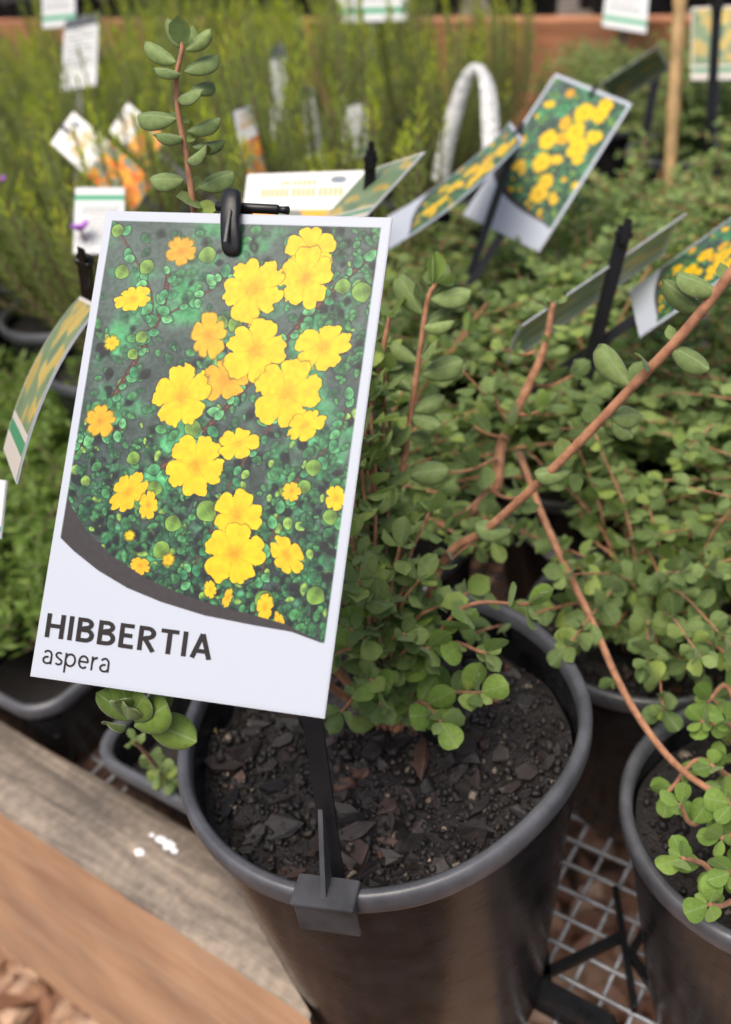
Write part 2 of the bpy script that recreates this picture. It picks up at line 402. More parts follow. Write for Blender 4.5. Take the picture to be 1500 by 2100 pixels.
# bird dropping on the rail
def blob(px, py, rs, z):
    V = []; c = onz(px, py, z)
    n = 14; rg = random.Random(int(px))
    V.append(c + [0, 0, .0006])
    for k in range(n):
        a = 2 * math.pi * k / n; r = rs * rg.uniform(.8, 1.15)
        V.append(c + U2 * r * math.cos(a) * 1.4 + V2 * r * math.sin(a) + [0, 0, .00005])
    return V, [(0, 1 + k, 1 + (k + 1) % n) for k in range(n)]
d_ = obj('bird_dropping', mesh_np('bird_dropping', *join([blob(287, 1748, .0022, RZ + .0008), blob(312, 1713, .0012, RZ + .0008), blob(330, 1722, .0022, RZ + .00083), blob(346, 1734, .0027, RZ + .00086), blob(358, 1745, .0016, RZ + .00089)]), M_DROP))
d_['label'] = 'white bird dropping splattered on the grey rail top'; d_['category'] = 'bird dropping'

deck = thing('wire_deck', 'galvanised square wire mesh deck the pots stand on', 'wire mesh')
PITCH = .0135; wr = .00115
org = onz(1200, 1960, 0) * [1, 1, 0]
wires_far = []
ONE = {}
def wire_obj(a, b, nm):
    V, Fc = tube([a, b], wr, 6); obj(nm, mesh_np('wire', V, Fc, M_WIRE), deck)
near_n = 0
for i in range(-110, 111):
    for dirv, perp, z in ((U2, V2, -.0012), (V2, U2, -.0036)):
        c = org + perp * i * PITCH
        lo, hi = (-1.35, .9) if dirv is U2 else (-.09, 1.6)
        if dirv is U2 and (c - org) @ V2 < -.055: continue
        if dirv is U2 and i * PITCH > 1.5: continue
        a = c + dirv * lo + [0, 0, z]; b = c + dirv * hi + [0, 0, z]
        if abs(i) <= 12: wire_obj(a, b, 'wire')
        else: wires_far.append(tube([a, b], wr, 5, False))
obj('wires', mesh_np('wires', *join(wires_far), M_WIRE), deck, None, 'stuff')
# joist under the deck near the pot, and bearers further in
for k, s in enumerate((-.075, .45, 1.0)):
    c = org + V2 * s
    V, Fc = box(c + U2 * -.2 + [0, 0, -.052], U2 * 1.15, V2 * .02, np.array([0, 0, .045]), .002)
    j = obj('deck_joist', mesh_np('deck_joist', V, Fc, M_WSIDE, False))
    j['label'] = ['timber joist carrying the wire deck under the labelled pot', 'timber joist under the middle of the wire deck', 'timber joist under the back of the wire deck'][k]; j['category'] = 'joist'
# black lattice tray under the small round pot
tr = thing('lattice_tray', 'black plastic lattice tray lying on the wire deck between the round pots', 'tray')
def bar(a, b, w, h, nm, mat=M_STAKE):
    a, b = np.asarray(a), np.asarray(b); d = b - a; L = np.linalg.norm(d); d = d / L
    s = np.cross(d, [0, 0, 1]); s /= np.linalg.norm(s)
    V, Fc = box((a + b) / 2 + [0, 0, h / 2], d * L / 2, s * w / 2, np.array([0, 0, h / 2]), min(w, h) * .2)
    return obj(nm, mesh_np(nm, V, Fc, mat, False), tr)
for (p, q, w_, h_) in (((1097, 2013), (1282, 1924), .0040, .004), ((1262, 1830), (1302, 2080), .0028, .006), ((1118, 1940), (1128, 2040), .003, .004), ((1345, 1880), (1295, 1960), .003, .005), ((1290, 1960), (1380, 2090), .0035, .005)):
    bar(onz(*p, .0005), onz(*q, .0005), w_, h_, 'slat')
bar(onz(1062, 2030, .001), onz(1260, 2140, .001), .009, .014, 'tray_edge', M_POT)

# ------------------------------------------------------------------ pots
MC = np.array([-.0072, .2397, 0])
def pot_profile(R, H, taper=.28, lip=.0042, liph=.0085, wall=.0018):
    rb = R * (1 - taper)
    rt = R - .0026
    outer = [(rb * .86, .0), (rb * .97, .0008), (rb, .004)] + [(rb + (rt - rb) * t, .004 + (H - liph - .004) * t) for t in (.12, .3, .5, .7, .85, 1)]
    rim = [(rt + .0002, H - liph), (R - .0004, H - liph + .0006), (R, H - liph + .002), (R, H - .0022), (R - .0005, H - .0007), (R - .0014, H), (R - lip * .5, H + .0001), (R - lip * .8, H - .0001), (R - lip - .0004, H - .0012), (R - lip - .0008, H - .006)]
    inner = [(R - lip - .0008, H - .006), (R - lip - .0016, H - .02), (R - lip - .006, H * .55), (rb - .003, .012), (.0005, .010)]
    return outer, rim, inner
def rf_main(a, z):
    k = max(0, min(1, (z - .08) / .085))
    # slight squash of the soft rim, strongest on the front-right
    def g(c, w): d = (a - c + math.pi) % (2 * math.pi) - math.pi; return math.exp(-(d / w) ** 2)
    return 1 + k * (-.034 * g(math.radians(-52), .42) + .018 * g(math.radians(-8), .4) + .016 * g(math.radians(-125), .5) - .018 * g(math.radians(172), .35) - .018 * g(math.radians(55), .35) + .012 * g(math.radians(95), .3))
def round_pot(name, label, c, R, H, group=None, n=96, rf=None, taper=.27):
    t = thing(name, label, 'pot', group, c)
    o, r, i = pot_profile(R, H, taper)
    base = [(.0005, .0012)] + [o[0]]
    obj('wall', mesh_np('pot_wall', *join([lathe(base + o[1:], n, rf), lathe(i, n, rf)]), M_POT), t)
    obj('rim', mesh_np('pot_rim', *lathe(r, n, rf), M_RIM), t)
    return t
RIMZ = .165
round_pot('plant_pot', 'round black plastic pot with grey rim holding the plant labelled HIBBERTIA', tuple(MC), .075, RIMZ, None, 128, rf_main)

# ------------------------------------------------------------------ soil
def soil_z(x, y, amp=1.0):
    return amp * (noise.fractal(Vector((x * 55, y * 55, 1.3)), 1.0, 2.0, 5) * .0048 + noise.noise(Vector((x * 24, y * 24, 4))) * .0035)
def soil(name, label, c, R, z, amp=1.0, nr=40, na=120, tilt=0.0):
    V = []; Fc = []
    for i in range(nr + 1):
        for k in range(na):
            r = R * i / nr; a = 2 * math.pi * k / na; x, y = r * math.cos(a), r * math.sin(a)
            V.append((x, y, z + soil_z(x + c[0] * 3, y + c[1] * 3, amp) - tilt * y))
    for i in range(nr):
        for k in range(na): Fc.append((i * na + k, (i + 1) * na + k, (i + 1) * na + (k + 1) % na, i * na + (k + 1) % na))
    o = obj(name, mesh_quads(name, V, Fc, M_SOIL)); o.location = c
    o['kind'] = 'stuff'; o['label'] = label; o['category'] = 'potting mix'
    return o
SZ = .1445
s0 = soil('potting_mix', 'dark crumbly bark potting mix filling the labelled round pot', tuple(MC), .069, SZ, 1.0, 60, 180, .06)
bark_v = [chip_mesh('bark_chip', RNG, RNG.uniform(.006, .013), RNG.uniform(.004, .008), RNG.uniform(.0018, .004), M_BARK) for _ in range(14)]
bark_s = [chip_mesh('bark_sliver', RNG, RNG.uniform(.014, .026), RNG.uniform(.0025, .0045), .002, M_BARK) for _ in range(4)]
def disc(rng, R): r = R * math.sqrt(rng.random()); a = rng.uniform(0, 6.283); return r * math.cos(a), r * math.sin(a)
rg = random.Random(5)
for k in range(230):
    x, y = disc(rg, .064); big = rg.random() < .07
    z = SZ + soil_z(x + MC[0] * 3, y + MC[1] * 3) - .06 * y + rg.uniform(-.0005, .0016)
    s = rg.uniform(.5, 1.15) if rg.random() < .8 else rg.uniform(1.2, 1.7)
    o = obj('bark_chip', (bark_s if big else bark_v)[k % (4 if big else 14)], s0, Matrix.Translation((x, y, z)) @ rotm(rg, .35) @ Matrix.Scale(s, 4))
crumb_v = []
for _ in range(8):
    q = RNG.uniform(.0006, .0016); crumb_v.append(chip_mesh('crumb', RNG, q * 2, q * 1.5, q, M_GRIT))
mm = []
for k in range(4200):
    x, y = disc(rg, .0675)
    mm.append(Matrix.Translation((x, y, SZ + soil_z(x + MC[0] * 3, y + MC[1] * 3) - .06 * y + rg.uniform(0, .0012))) @ rotm(rg, .8) @ Matrix.Scale(.35 + 1.5 * rg.random() ** 2.5, 4))
scatter_join('crumbs', crumb_v, mm, M_GRIT, s0, 'stuff', False)

# ------------------------------------------------------------------ leaves
def leaf_mesh(name, mat, wid=.62, cup=.25, curl=.15, fold=.0, nl=8, nw=4, tip=1.2):
    """unit-length leaf along +X, normal +Z; margins rolled down, thick edge"""
    V = []; Fc = []
    for i in range(nl + 1):
        t = i / nl
        h = wid * .5 * (math.sin(math.pi * min(1, t) ** tip) ** .52) if 0 < t < 1 else 0.012
        for k in range(nw + 1):
            s = k / nw * 2 - 1
            y = s * h
            z = -cup * (abs(s) ** 2.2) * h - curl * t * t * .5 + fold * abs(y) + .05 * (1 - abs(s)) ** 3 * -h
            V.append((t - curl * .12 * t * t, y, z))
    for i in range(nl):
        for k in range(nw):
            a = i * (nw + 1) + k; Fc.append((a, a + nw + 1, a + nw + 2, a + 1))
    return mesh_np(name, V, Fc, mat)
LV = [leaf_mesh('leaf_blade', M_LEAF, *a) for a in ((.70, .45, .1), (.64, .7, .35), (.78, .3, -.1), (.60, .9, .15), (.74, .6, .5), (.66, -.4, -.2))]
LVF = [leaf_mesh('leaf_blade_fresh', M_FRESH, *a) for a in ((.78, .15, .1), (.85, .3, .2), (.72, .25, -.1))]
LVI = [leaf_mesh('leaf_low', M_LEAFI, w_, c_, k_, 0, 4, 2) for w_, c_, k_ in ((.74, .4, .1), (.82, .5, .3), (.66, .7, .2), (.78, -.3, -.1))]

def thick_leaf(name, mat, edge, wid, cup, curl, roll, th=.035, nl=12, nw=8, tip=1.15):
    V = []; Fc = []; mi = []
    for lay in (0, 1):
        for i in range(nl + 1):
            t = i / nl; h = wid * .5 * (math.sin(math.pi * t ** tip) ** .52) if 0 < t < 1 else .02
            for k in range(nw + 1):
                q = k / nw * 2 - 1; an = q * roll                       # blade wrapped down around its midrib
                r = h / roll if roll > .05 else 0
                y = math.sin(an) * r if roll > .05 else q * h
                z = -(1 - math.cos(an)) * r - cup * abs(q) ** 2 * h * .3 - curl * t * t * .5 - .03 * math.exp(-(q / .12) ** 2) * (1 - lay)
                V.append((t - curl * .12 * t * t, y, z - lay * th * (1 - .6 * (2 * t - 1) ** 6)))
    n = (nl + 1) * (nw + 1)
    for i in range(nl):
        for k in range(nw):
            a = i * (nw + 1) + k; Fc.append((a, a + nw + 1, a + nw + 2, a + 1)); mi.append(0); Fc.append((n + a, n + a + 1, n + a + nw + 2, n + a + nw + 1)); mi.append(1)
        for k in (0, nw):
            a = i * (nw + 1) + k; Fc.append((a, a + nw + 1, n + a + nw + 1, n + a)[::1 if k else -1]); mi.append(2)
    for i in (0, nl):
        for k in range(nw):
            a = i * (nw + 1) + k; Fc.append((a, a + 1, n + a + 1, n + a)); mi.append(2)
    me = mesh_np(name, V, Fc, mat); me.materials.append(M_UNDER); me.materials.append(edge); me.polygons.foreach_set('material_index', mi); return me
M_UNDER = mat_leaf('leaf_underside', [(0, (.27, .36, .06)), (1, (.36, .45, .08))], False, under=(.3, .4, .08), rough=.6)
M_EDGE = mat_leaf('leaf_woolly_margin', [(0, (.34, .38, .24)), (1, (.44, .46, .32))], False, under=(.4, .42, .28), rough=.8)
M_HERO = mat_leaf('sprig_leaf', [(0, (.18, .26, .085)), (1, (.26, .36, .12))], False, under=(.3, .42, .08), rough=.6, trans=.25)
M_HEROF = mat_leaf('rosette_leaf', [(0, (.13, .22, .035)), (1, (.20, .31, .05))], False, under=(.22, .34, .06), rough=.5, trans=.3)
LVT = [thick_leaf('sprig_leaf', M_HERO, M_EDGE, *a) for a in ((.62, .3, .12, 1.1), (.70, .2, .3, .8), (.58, .4, -.12, 1.35), (.66, .3, .45, 1.0))]
LVR = [thick_leaf('rosette_leaf', M_HEROF, M_EDGE, *a) for a in ((.80, .2, .12, .6), (.74, .2, -.15, .8), (.86, .1, .25, .5))]
def frame(p, d, n, L):
    x = Vector(d).normalized(); z = Vector(n); z = (z - x * z.dot(x)).normalized(); y = z.cross(x)
    return Matrix(((x.x * L, y.x * L, z.x * L, p[0]), (x.y * L, y.y * L, z.y * L, p[1]), (x.z * L, y.z * L, z.z * L, p[2]), (0, 0, 0, 1)))

def sprig(rng, pts, r0, r1, leaf, spacing, start=.0, axil=.5, rosette=True, angle=55, twist=2.4, sub=8):
    """-> (stem tube, [leaf matrices]) along a smooth curve"""
    P = bez(pts, sub); n = len(P)
    rad = [r0 + (r1 - r0) * i / (n - 1) for i in range(n)]
    T = tube(P, rad, 8)
    L = []; seg = [np.linalg.norm(P[i + 1] - P[i]) for i in range(n - 1)]; tot = sum(seg)
    s = start * tot + spacing * rng.uniform(.3, 1); az = rng.uniform(0, 6.28)
    def at(s):
        for i, q in enumerate(seg):
            if s <= q or i == n - 2: return P[i] + (P[i + 1] - P[i]) * min(1, s / q), (P[i + 1] - P[i]) / q
            s -= q
    def put(p, t, az, ang, size):
        t = Vector(t); a = t.orthogonal().normalized(); b = t.cross(a)
        rad_ = a * math.cos(az) + b * math.sin(az)
        d = t * math.cos(ang) + rad_ * math.sin(ang)
        nrm = t * math.sin(ang) - rad_ * math.cos(ang) + Vector((0, -.25, .7)) + Vector((rng.gauss(0, .4), rng.gauss(0, .4), 0))
        L.append(frame(Vector(p) + rad_ * (r1 * .8), d, nrm, size))
    while s < tot:
        p, t = at(s); f = s / tot
        sz = leaf * rng.uniform(.75, 1.15) * (1 - .25 * f ** 3)
        put(p, t, az, math.radians(angle + rng.gauss(0, 14)), sz)
        if rng.random() < axil:
            put(p, t, az + rng.uniform(-.7, .7), math.radians(angle - 22 + rng.gauss(0, 12)), sz * rng.uniform(.35, .6))
        az += twist + rng.gauss(0, .35); s += spacing * rng.uniform(.7, 1.3)
    if rosette:
        p, t = P[-1], (P[-1] - P[-2]) / np.linalg.norm(P[-1] - P[-2])
        for k in range(4): put(p, t, az + k * 1.7, math.radians(30 + 12 * k % 40), leaf * (.85 - .15 * k))
    return T, L

class Plant:
    """thing > branch > leaf; leaves past the limit are joined in one foliage part"""
    def __init__(s, name, label, group=None, seed=1, max_leaf=300):
        s.root = thing(name, label, 'plant', group); s.rng = random.Random(seed); s.branches = []; s.max = max_leaf; s.fresh = set()
    def add(s, tubes, leaves, fresh=0, nm='branch', mat=M_STEM): s.branches.append((tubes, leaves, fresh, nm, mat))
    def build(s):
        allv = []
        bo = []
        for bi, (T, L, fr, nm, mat) in enumerate(s.branches):
            bo.append(obj(nm, mesh_np(nm, *T, mat), s.root))
            for m in L:
                x, y, d = proj(m.translation); sz = m.col[0].length / max(d, .05)
                inside = -40 < x < 1540 and -40 < y < 2140
                allv.append((-(sz if inside else 0), bi, m, fr))
        allv.sort(key=lambda q: q[0])
        rest = []
        for k, (q, bi, m, fr) in enumerate(allv):
            if k < s.max and q < 0:
                vs = (LV, LVF, LVT, LVR)[int(fr)]
                obj('leaf', vs[s.rng.randrange(len(vs))], bo[bi], m)
            else: rest.append(m)
        if rest: scatter_join('foliage', LVI, rest, M_LEAFI, s.root)
        return s.root

def px(*pts): return [atd(*p) for p in pts]
BASE = np.array([-.0034, .2519, .140])

# ---- the labelled plant
mp_ = Plant('hibbertia_plant', 'bushy reddish-stemmed plant with small oval leaves growing in the labelled round pot', None, 3, 300)
rg = mp_.rng
# top sprig behind the card, leaves placed one by one
ts = [(430, 640, .290), (405, 470, .279), (397, 425, .276), (384, 330, .271), (366, 230, .266), (362, 160, .263), (373, 105, .261), (372, 82, .2605)]
T1 = tube(bez([BASE] + px((600, 1250, .335), (520, 900, .31)) + px(*ts), 8), [.0018, .0016, .0014, .0011, .0009, .0008, .0007, .0006], 8)
def leaf_px(b, t, d, side, up=.5):
    p = atd(b[0], b[1], d); q = atd(t[0], t[1], d + side)
    v = q - p; nrm = Vector((0, 0, 1)) * up - Vector(FW) * (1 - up)
    return frame(p, v, nrm, np.linalg.norm(v) * 1.16)
TL_ = [((370, 95), (347, 46), .001, .2), ((374, 96), (366, 40), -.004, -.2), ((380, 102), (424, 62), -.002, .5), ((378, 92), (392, 52), .002, .5),
       ((362, 128), (305, 86), -.001, .8), ((372, 150), (326, 128), -.006, .9), ((378, 146), (436, 106), .001, .8), ((362, 200), (402, 178), -.006, .9),
       ((392, 188), (432, 156), .004, .5), ((362, 243), (286, 220), .001, .85), ((384, 268), (442, 242), -.001, .7), ((378, 282), (329, 262), -.007, .9),
       ((395, 300), (452, 292), .003, .6), ((380, 328), (420, 304), -.007, .9), ((378, 368), (313, 360), -.001, .6), ((406, 384), (468, 348), 0, .7),
       ((394, 392), (404, 362), .001, .3), ((382, 290), (398, 282), .001, .4), ((368, 232), (352, 228), .002, .4), ((415, 425), (368, 408), -.005, .9), ((398, 428), (440, 428), .001, .6), ((372, 248), (386, 240), .001, .4)]
def dts(y):
    q = sorted(ts, key=lambda e: e[1])
    return float(np.interp(y, [e[1] for e in q], [e[2] for e in q]))
mp_.add(T1, [leaf_px(b, t, dts(b[1]), s, u * .6) for b, t, s, u in TL_], 2)
# upright stem right of the card
def br(pts, r0, r1, leaf, sp_, fresh=False, **kw):
    T, L = sprig(rg, pts, r0, r1, leaf, sp_, **kw); mp_.add(T, L, fresh)
def dint(pts, y):
    q = sorted(pts, key=lambda e: e[1]); return float(np.interp(y, [e[1] for e in q], [e[2] for e in q]))
UPR = [(790, 1250, .35), (800, 1100, .343), (828, 950, .338), (850, 800, .332), (866, 690, .327), (878, 612, .323), (895, 580, .322)]
LNG = [(900, 1170, .345), (1000, 1085, .335), (1110, 985, .322), (1210, 885, .311), (1300, 790, .301), (1400, 685, .291), (1500, 560, .281)]
UL = [((868, 645), (824, 572), -.003, .25), ((888, 600), (908, 536), .002, .2), ((882, 612), (955, 590), -.003, .55), ((876, 612), (862, 582), -.006, .5), ((872, 665), (918, 634), .004, .25), ((862, 668), (922, 662), -.004, .6), ((860, 742), (812, 704), -.003, .6), ((866, 768), (938, 736), -.003, .4), ((846, 802), (795, 740), -.002, .3), ((852, 800), (832, 732), .004, .3), ((850, 842), (906, 812), .004, .3), ((842, 852), (896, 862), -.004, .7), ((836, 972), (910, 958), -.002, .4), ((826, 978), (778, 945), -.002, .4), ((822, 1052), (878, 1040), .002, .4), ((820, 1062), (795, 1005), .003, .3), ((840, 900), (885, 890), .004, .3), ((838, 905), (800, 880), .002, .4)]
LL = [((1478, 600), (1412, 552), -.004, .6), ((1446, 640), (1372, 584), .002, .1), ((1375, 708), (1452, 742), -.004, .35), ((1294, 792), (1240, 716), -.003, .25), ((1297, 786), (1322, 744), .001, .3), ((1252, 852), (1316, 846), .003, .3), ((1238, 866), (1208, 832), -.002, .3), ((1160, 946), (1150, 904), -.001, .2), ((1170, 968), (1112, 964), -.004, .5), ((1168, 972), (1186, 1000), .003, .4), ((1050, 1088), (988, 1078), -.004, .5), ((1256, 860), (1300, 890), .002, .4), ((1388, 700), (1376, 668), .001, .3), ((1500, 575), (1482, 540), .001, .3), ((960, 1125), (925, 1100), .002, .4)]
def more_leaves(pts, lst): mp_.add(tube(px(pts[0], pts[1]), .0004, 5), [leaf_px(b, t, dint(pts, b[1]), s_, u) for b, t, s_, u in lst], 2)
more_leaves(UPR, UL); more_leaves(LNG, LL)
br([BASE] + px((790, 1250, .35), (800, 1100, .343), (828, 950, .338), (850, 800, .332), (866, 690, .327), (878, 612, .323), (895, 580, .322)), .0015, .0008, .0125, .03, start=.28, axil=.55, angle=62)
# long bare branch reaching right
br([BASE] + px((900, 1170, .345), (1000, 1085, .335), (1110, 985, .322), (1210, 885, .311), (1300, 790, .301), (1400, 685, .291), (1500, 560, .281), (1590, 430, .272)), .0016, .0018, .0105, .03, start=.12, axil=.35, rosette=False, angle=66)
# low shoot hanging out to the left below the card, with its rosette
T5, _ = sprig(rg, [BASE] + px((560, 1330, .32), (430, 1300, .286), (340, 1360, .266), (292, 1425, .252), (268, 1470, .245)), .0016, .0010, .01, .5, rosette=False)
ros = [((268, 1478), (210, 1428), -.0005, -.1), ((268, 1475), (248, 1398), -.003, -.2), ((258, 1486), (220, 1484), -.006, .9), ((275, 1490), (330, 1452), -.006, .35), ((300, 1478), (388, 1514), .001, .2), ((310, 1470), (340, 1412), .004, .1), ((262, 1474), (243, 1440), -.006, .2), ((266, 1474), (286, 1436), -.006, .4), ((260, 1476), (258, 1456), -.007, .2)]
mp_.add(T5, [leaf_px(b, t, .244, s, u) for b, t, s, u in ros], 3)
# bushy twigs: (end px, depth, fresh)
def twig(end, d, fresh=False, leaf=.0088, sp_=.0055, lift=0, mid=None, ax=.75):
    e = atd(end[0], end[1], d); m = (BASE + e) / 2 + np.array([0, 0, .02 + lift])
    if mid: m = atd(*mid)
    br([BASE + np.array([rg.uniform(-.006, .006), rg.uniform(-.006, .006), 0]), m, e], .0009, .0006, leaf, sp_, fresh, start=.22, axil=ax, angle=64)
for e in [((1085, 1238), .322, True, (930, 1262, .325)), ((1000, 1340), .312, True, (900, 1330, .335)), ((985, 1420), .312, True, (900, 1430, .338)), ((905, 1480), .318, True, (860, 1440, .335)),
          ((780, 1445), .318, True, (790, 1400, .335)), ((760, 1395), .312, True, (780, 1380, .33)), ((700, 1460), .325, False, (750, 1420, .335)), ((720, 1290), .305, True, (760, 1330, .325))]:
    twig(e[0], e[1], e[2], .0125, .0068, 0, e[3])
for e, d in [((740, 1150), .315), ((860, 1190), .325), ((770, 1050), .32), ((700, 1230), .31), ((830, 1300), .32), ((930, 1120), .345), ((960, 1215), .345), ((770, 930), .325), ((730, 1010), .33), ((790, 760), .33), ((760, 820), .325), ((735, 900), .32), ((840, 1180), .33), ((880, 1330), .32), ((690, 1340), .318), ((735, 1190), .30), ((800, 1000), .33), ((840, 1080), .335), ((720, 1100), .31), ((760, 700), .33), ((880, 1050), .335), ((900, 1240), .33), ((770, 1240), .31), ((820, 1120), .32), ((745, 760), .322), ((715, 960), .318), ((800, 860), .335)]:
    twig(e, d, rg.random() < .2, .0125, .0048)
br([BASE] + px((740, 1150, .34), (755, 900, .333), (785, 720, .328), (800, 650, .326)), .0015, .0008, .0105, .006, start=.3, axil=.7)
br([BASE] + px((720, 1150, .335), (735, 960, .33), (745, 820, .325)), .0013, .0008, .0105, .006, start=.3, axil=.7)
mp_.build()

# ------------------------------------------------------------------ neighbours: round pots with the same kind of plant
HP = [  # centre, R, H, seed, leaves as objects, pot label, plant label
    ((.127, .196, 0), .056, .130, 21, 260, 'small round black pot beside the labelled pot, above the lattice tray', 'round-leaved plant with fresh green shoots in the small round pot by the lattice tray'),
    ((.120, .318, 0), .056, .118, 22, 260, 'low round black pot behind the small round pot, its front rim showing', 'loose leafy plant with a long drooping stem in the low round pot'),
    ((-.004, .405, 0), .062, .135, 23, 220, 'round black pot directly behind the labelled pot, half hidden by leaves', 'leafy plant with one thick reddish stem behind the labelled pot'),
]
pot_small = {}
def crown(rng, c, z0, n, lo, hi, spread, leaf, sp_, up=.5):
    parts = []; L = []
    for k in range(n):
        a = rng.uniform(0, 6.283); ln = rng.uniform(lo, hi); o = spread * rng.uniform(.3, 1)
        b = np.array([c[0] + rng.uniform(-.012, .012), c[1] + rng.uniform(-.012, .012), z0])
        dirh = np.array([math.cos(a), math.sin(a), 0])
        m = b + dirh * o * .35 + np.array([0, 0, ln * .62]); e = b + dirh * o + np.array([0, 0, ln * (1 - .35 * (o / max(spread, 1e-4)) * (1 - up))])
        T, l = sprig(rng, [b, m, e], .0007, .0004, leaf, sp_, start=.12, axil=.75, sub=5)
        parts.append(T); L.append(l)
    return parts, L
for i, (c, R, H, seed, nl, pl, ll) in enumerate(HP):
    round_pot('plant_pot', pl, c, R, H, None, 64)
    so_ = soil('potting_mix', ['dark potting mix in the small round pot by the lattice tray', 'dark potting mix in the low round pot', 'dark potting mix in the pot behind the labelled pot'][i], c, R - .006, H - .014, .8, 24, 72)
    rq = random.Random(seed); mq = []
    for k in range(900):
        x, y = disc(rq, R - .008); mq.append(Matrix.Translation((x, y, H - .014 + soil_z(x + c[0] * 3, y + c[1] * 3, .8) + rq.uniform(0, .001))) @ rotm(rq, .8) @ Matrix.Scale(.4 + 1.6 * rq.random() ** 2, 4))
    scatter_join('crumbs', crumb_v, mq, M_GRIT, so_, 'stuff', False)
    for k in range(60 if i < 2 else 20):
        x, y = disc(rq, R - .010); obj('bark_chip', bark_v[k % 14], so_, Matrix.Translation((x, y, H - .0135 + soil_z(x + c[0] * 3, y + c[1] * 3, .8))) @ rotm(rq, .35) @ Matrix.Scale(rq.uniform(.4, 1.0), 4))
    P = Plant('hibbertia_plant', ll, None, seed, nl); rr = P.rng
    base = np.array([c[0], c[1], H - .018])
    def B(pts, r0, r1, leaf, sp_, fresh=False, **kw):
        T, L = sprig(rr, pts, r0, r1, leaf, sp_, **kw); P.add(T, L, fresh)
    if i == 0:
        for pts in [[(1450, 1560, .335), (1370, 1625, .325)], [(1480, 1680, .315), (1420, 1690, .305), (1395, 1650, .30)], [(1480, 1790, .30), (1440, 1770, .295), (1400, 1760, .29)], [(1500, 1850, .295), (1455, 1855, .285)],
                    [(1480, 1500, .345), (1440, 1480, .335)], [(1500, 1420, .35), (1450, 1440, .345)], [(1500, 1600, .33), (1460, 1570, .32)], [(1540, 1700, .31), (1480, 1720, .30)], [(1520, 1520, .33), (1490, 1480, .325)], [(1560, 1640, .31), (1500, 1650, .30)],
                    [(1560, 1780, .295), (1500, 1790, .285)]]:
            B([base + np.array([rr.uniform(-.005, .02), rr.uniform(-.01, .01), 0])] + px(*pts), .0012, .0007, .0105, .0085, True, start=.45, axil=.4, angle=66)
    if i == 1:   # the long drooping stem
        B([base] + px((1120, 1080, .50), (1066, 930, .43), (1108, 1045, .405), (1150, 1140, .388), (1215, 1275, .366), (1270, 1400, .350), (1330, 1500, .336), (1400, 1580, .322), (1510, 1655, .306)), .0017, .0012, .008, .045, start=.4, axil=.2, rosette=False)
        for e, d in [((1130, 1250), .40), ((1230, 1230), .41), ((1180, 1320), .385), ((1290, 1160), .43), ((1260, 1290), .40), ((1360, 1220), .42), ((1420, 1150), .43), ((1160, 1160), .43), ((1420, 1270), .40), ((1480, 1180), .42), ((1320, 1080), .45), ((1450, 1060), .45), ((1220, 1110), .44), ((1380, 1120), .43), ((1490, 1300), .385)]:
            e3 = atd(*e, d); m = (base + e3) / 2 + [0, 0, .015]; B([base, m, e3], .0009, .0006, .0118, .0048, start=.2, axil=.75)
    if i == 2:
        B([base] + px((985, 1040, .415), (1030, 910, .405), (1085, 790, .398), (1118, 710, .394), (1135, 620, .390)), .0032, .0012, .0088, .009, start=.2, axil=.6)
        for mid, e, d in [((1060, 860), (950, 760), .43), ((1040, 900), (940, 850), .425), ((1085, 790), (1175, 770), .43), ((1020, 940), (900, 970), .42), ((1060, 850), (1120, 830), .425), ((1000, 1000), (930, 1060), .42), ((1110, 720), (1030, 715), .43), ((1050, 880), (1010, 800), .425), ((1000, 1000), (1070, 1020), .425), ((990, 1040), (1010, 1110), .415)]:
            B(px((mid[0], mid[1], .402), ((mid[0] + e[0]) / 2, (mid[1] + e[1]) / 2 + 10, d - .031), (e[0], e[1], d - .035)), .0008, .0005, .0112, .0058, start=.15, axil=.6)
        for e, d in [((960, 680), .46), ((880, 720), .45), ((1190, 900), .47), ((1000, 620), .48), ((920, 900), .44), ((1150, 980), .46), ((900, 1010), .43), ((880, 860), .43), ((1080, 1090), .44), ((980, 1120), .42), ((1230, 980), .47)]:
            e3 = atd(*e, d); m = (base + e3) / 2 + [0, 0, .02]; B([base, m, e3], .0009, .0006, .0118, .0048, start=.2, axil=.75)
    if i == 1:
        parts, L = crown(rr, c, H - .018, 30, .03, .10, .10, .0112, .005)
        for T, l in zip(parts, L): P.add(T, l)
    P.build()

# ------------------------------------------------------------------ background plants (shared crown meshes)
def lowpot_parts(R, H):
    o, r, i = pot_profile(R, H, .25)
    return mesh_np('pot_wall', *join([lathe([(.0005, .0012)] + o, 32), lathe(i, 32)]), M_POT), mesh_np('pot_rim', *lathe(r, 32), M_RIM)
WALL, RIM = lowpot_parts(.07, .145)
SOILM = mesh_np('soil_disc', *(lambda V: (V, [(0, 1 + k, 1 + (k + 1) % 24) for k in range(24)]))([(0, 0, .136)] + [(.064 * math.cos(k / 24 * 6.283), .064 * math.sin(k / 24 * 6.283), .132) for k in range(24)]), M_SOIL)
def bgpot(c, label, group, s=1.0):
    t = thing('plant_pot', label, 'pot', group, c); t.scale = (s, s, s)
    a = obj('wall', WALL, t); b = obj('rim', RIM, t); q = obj('potting_mix', SOILM, t); return t

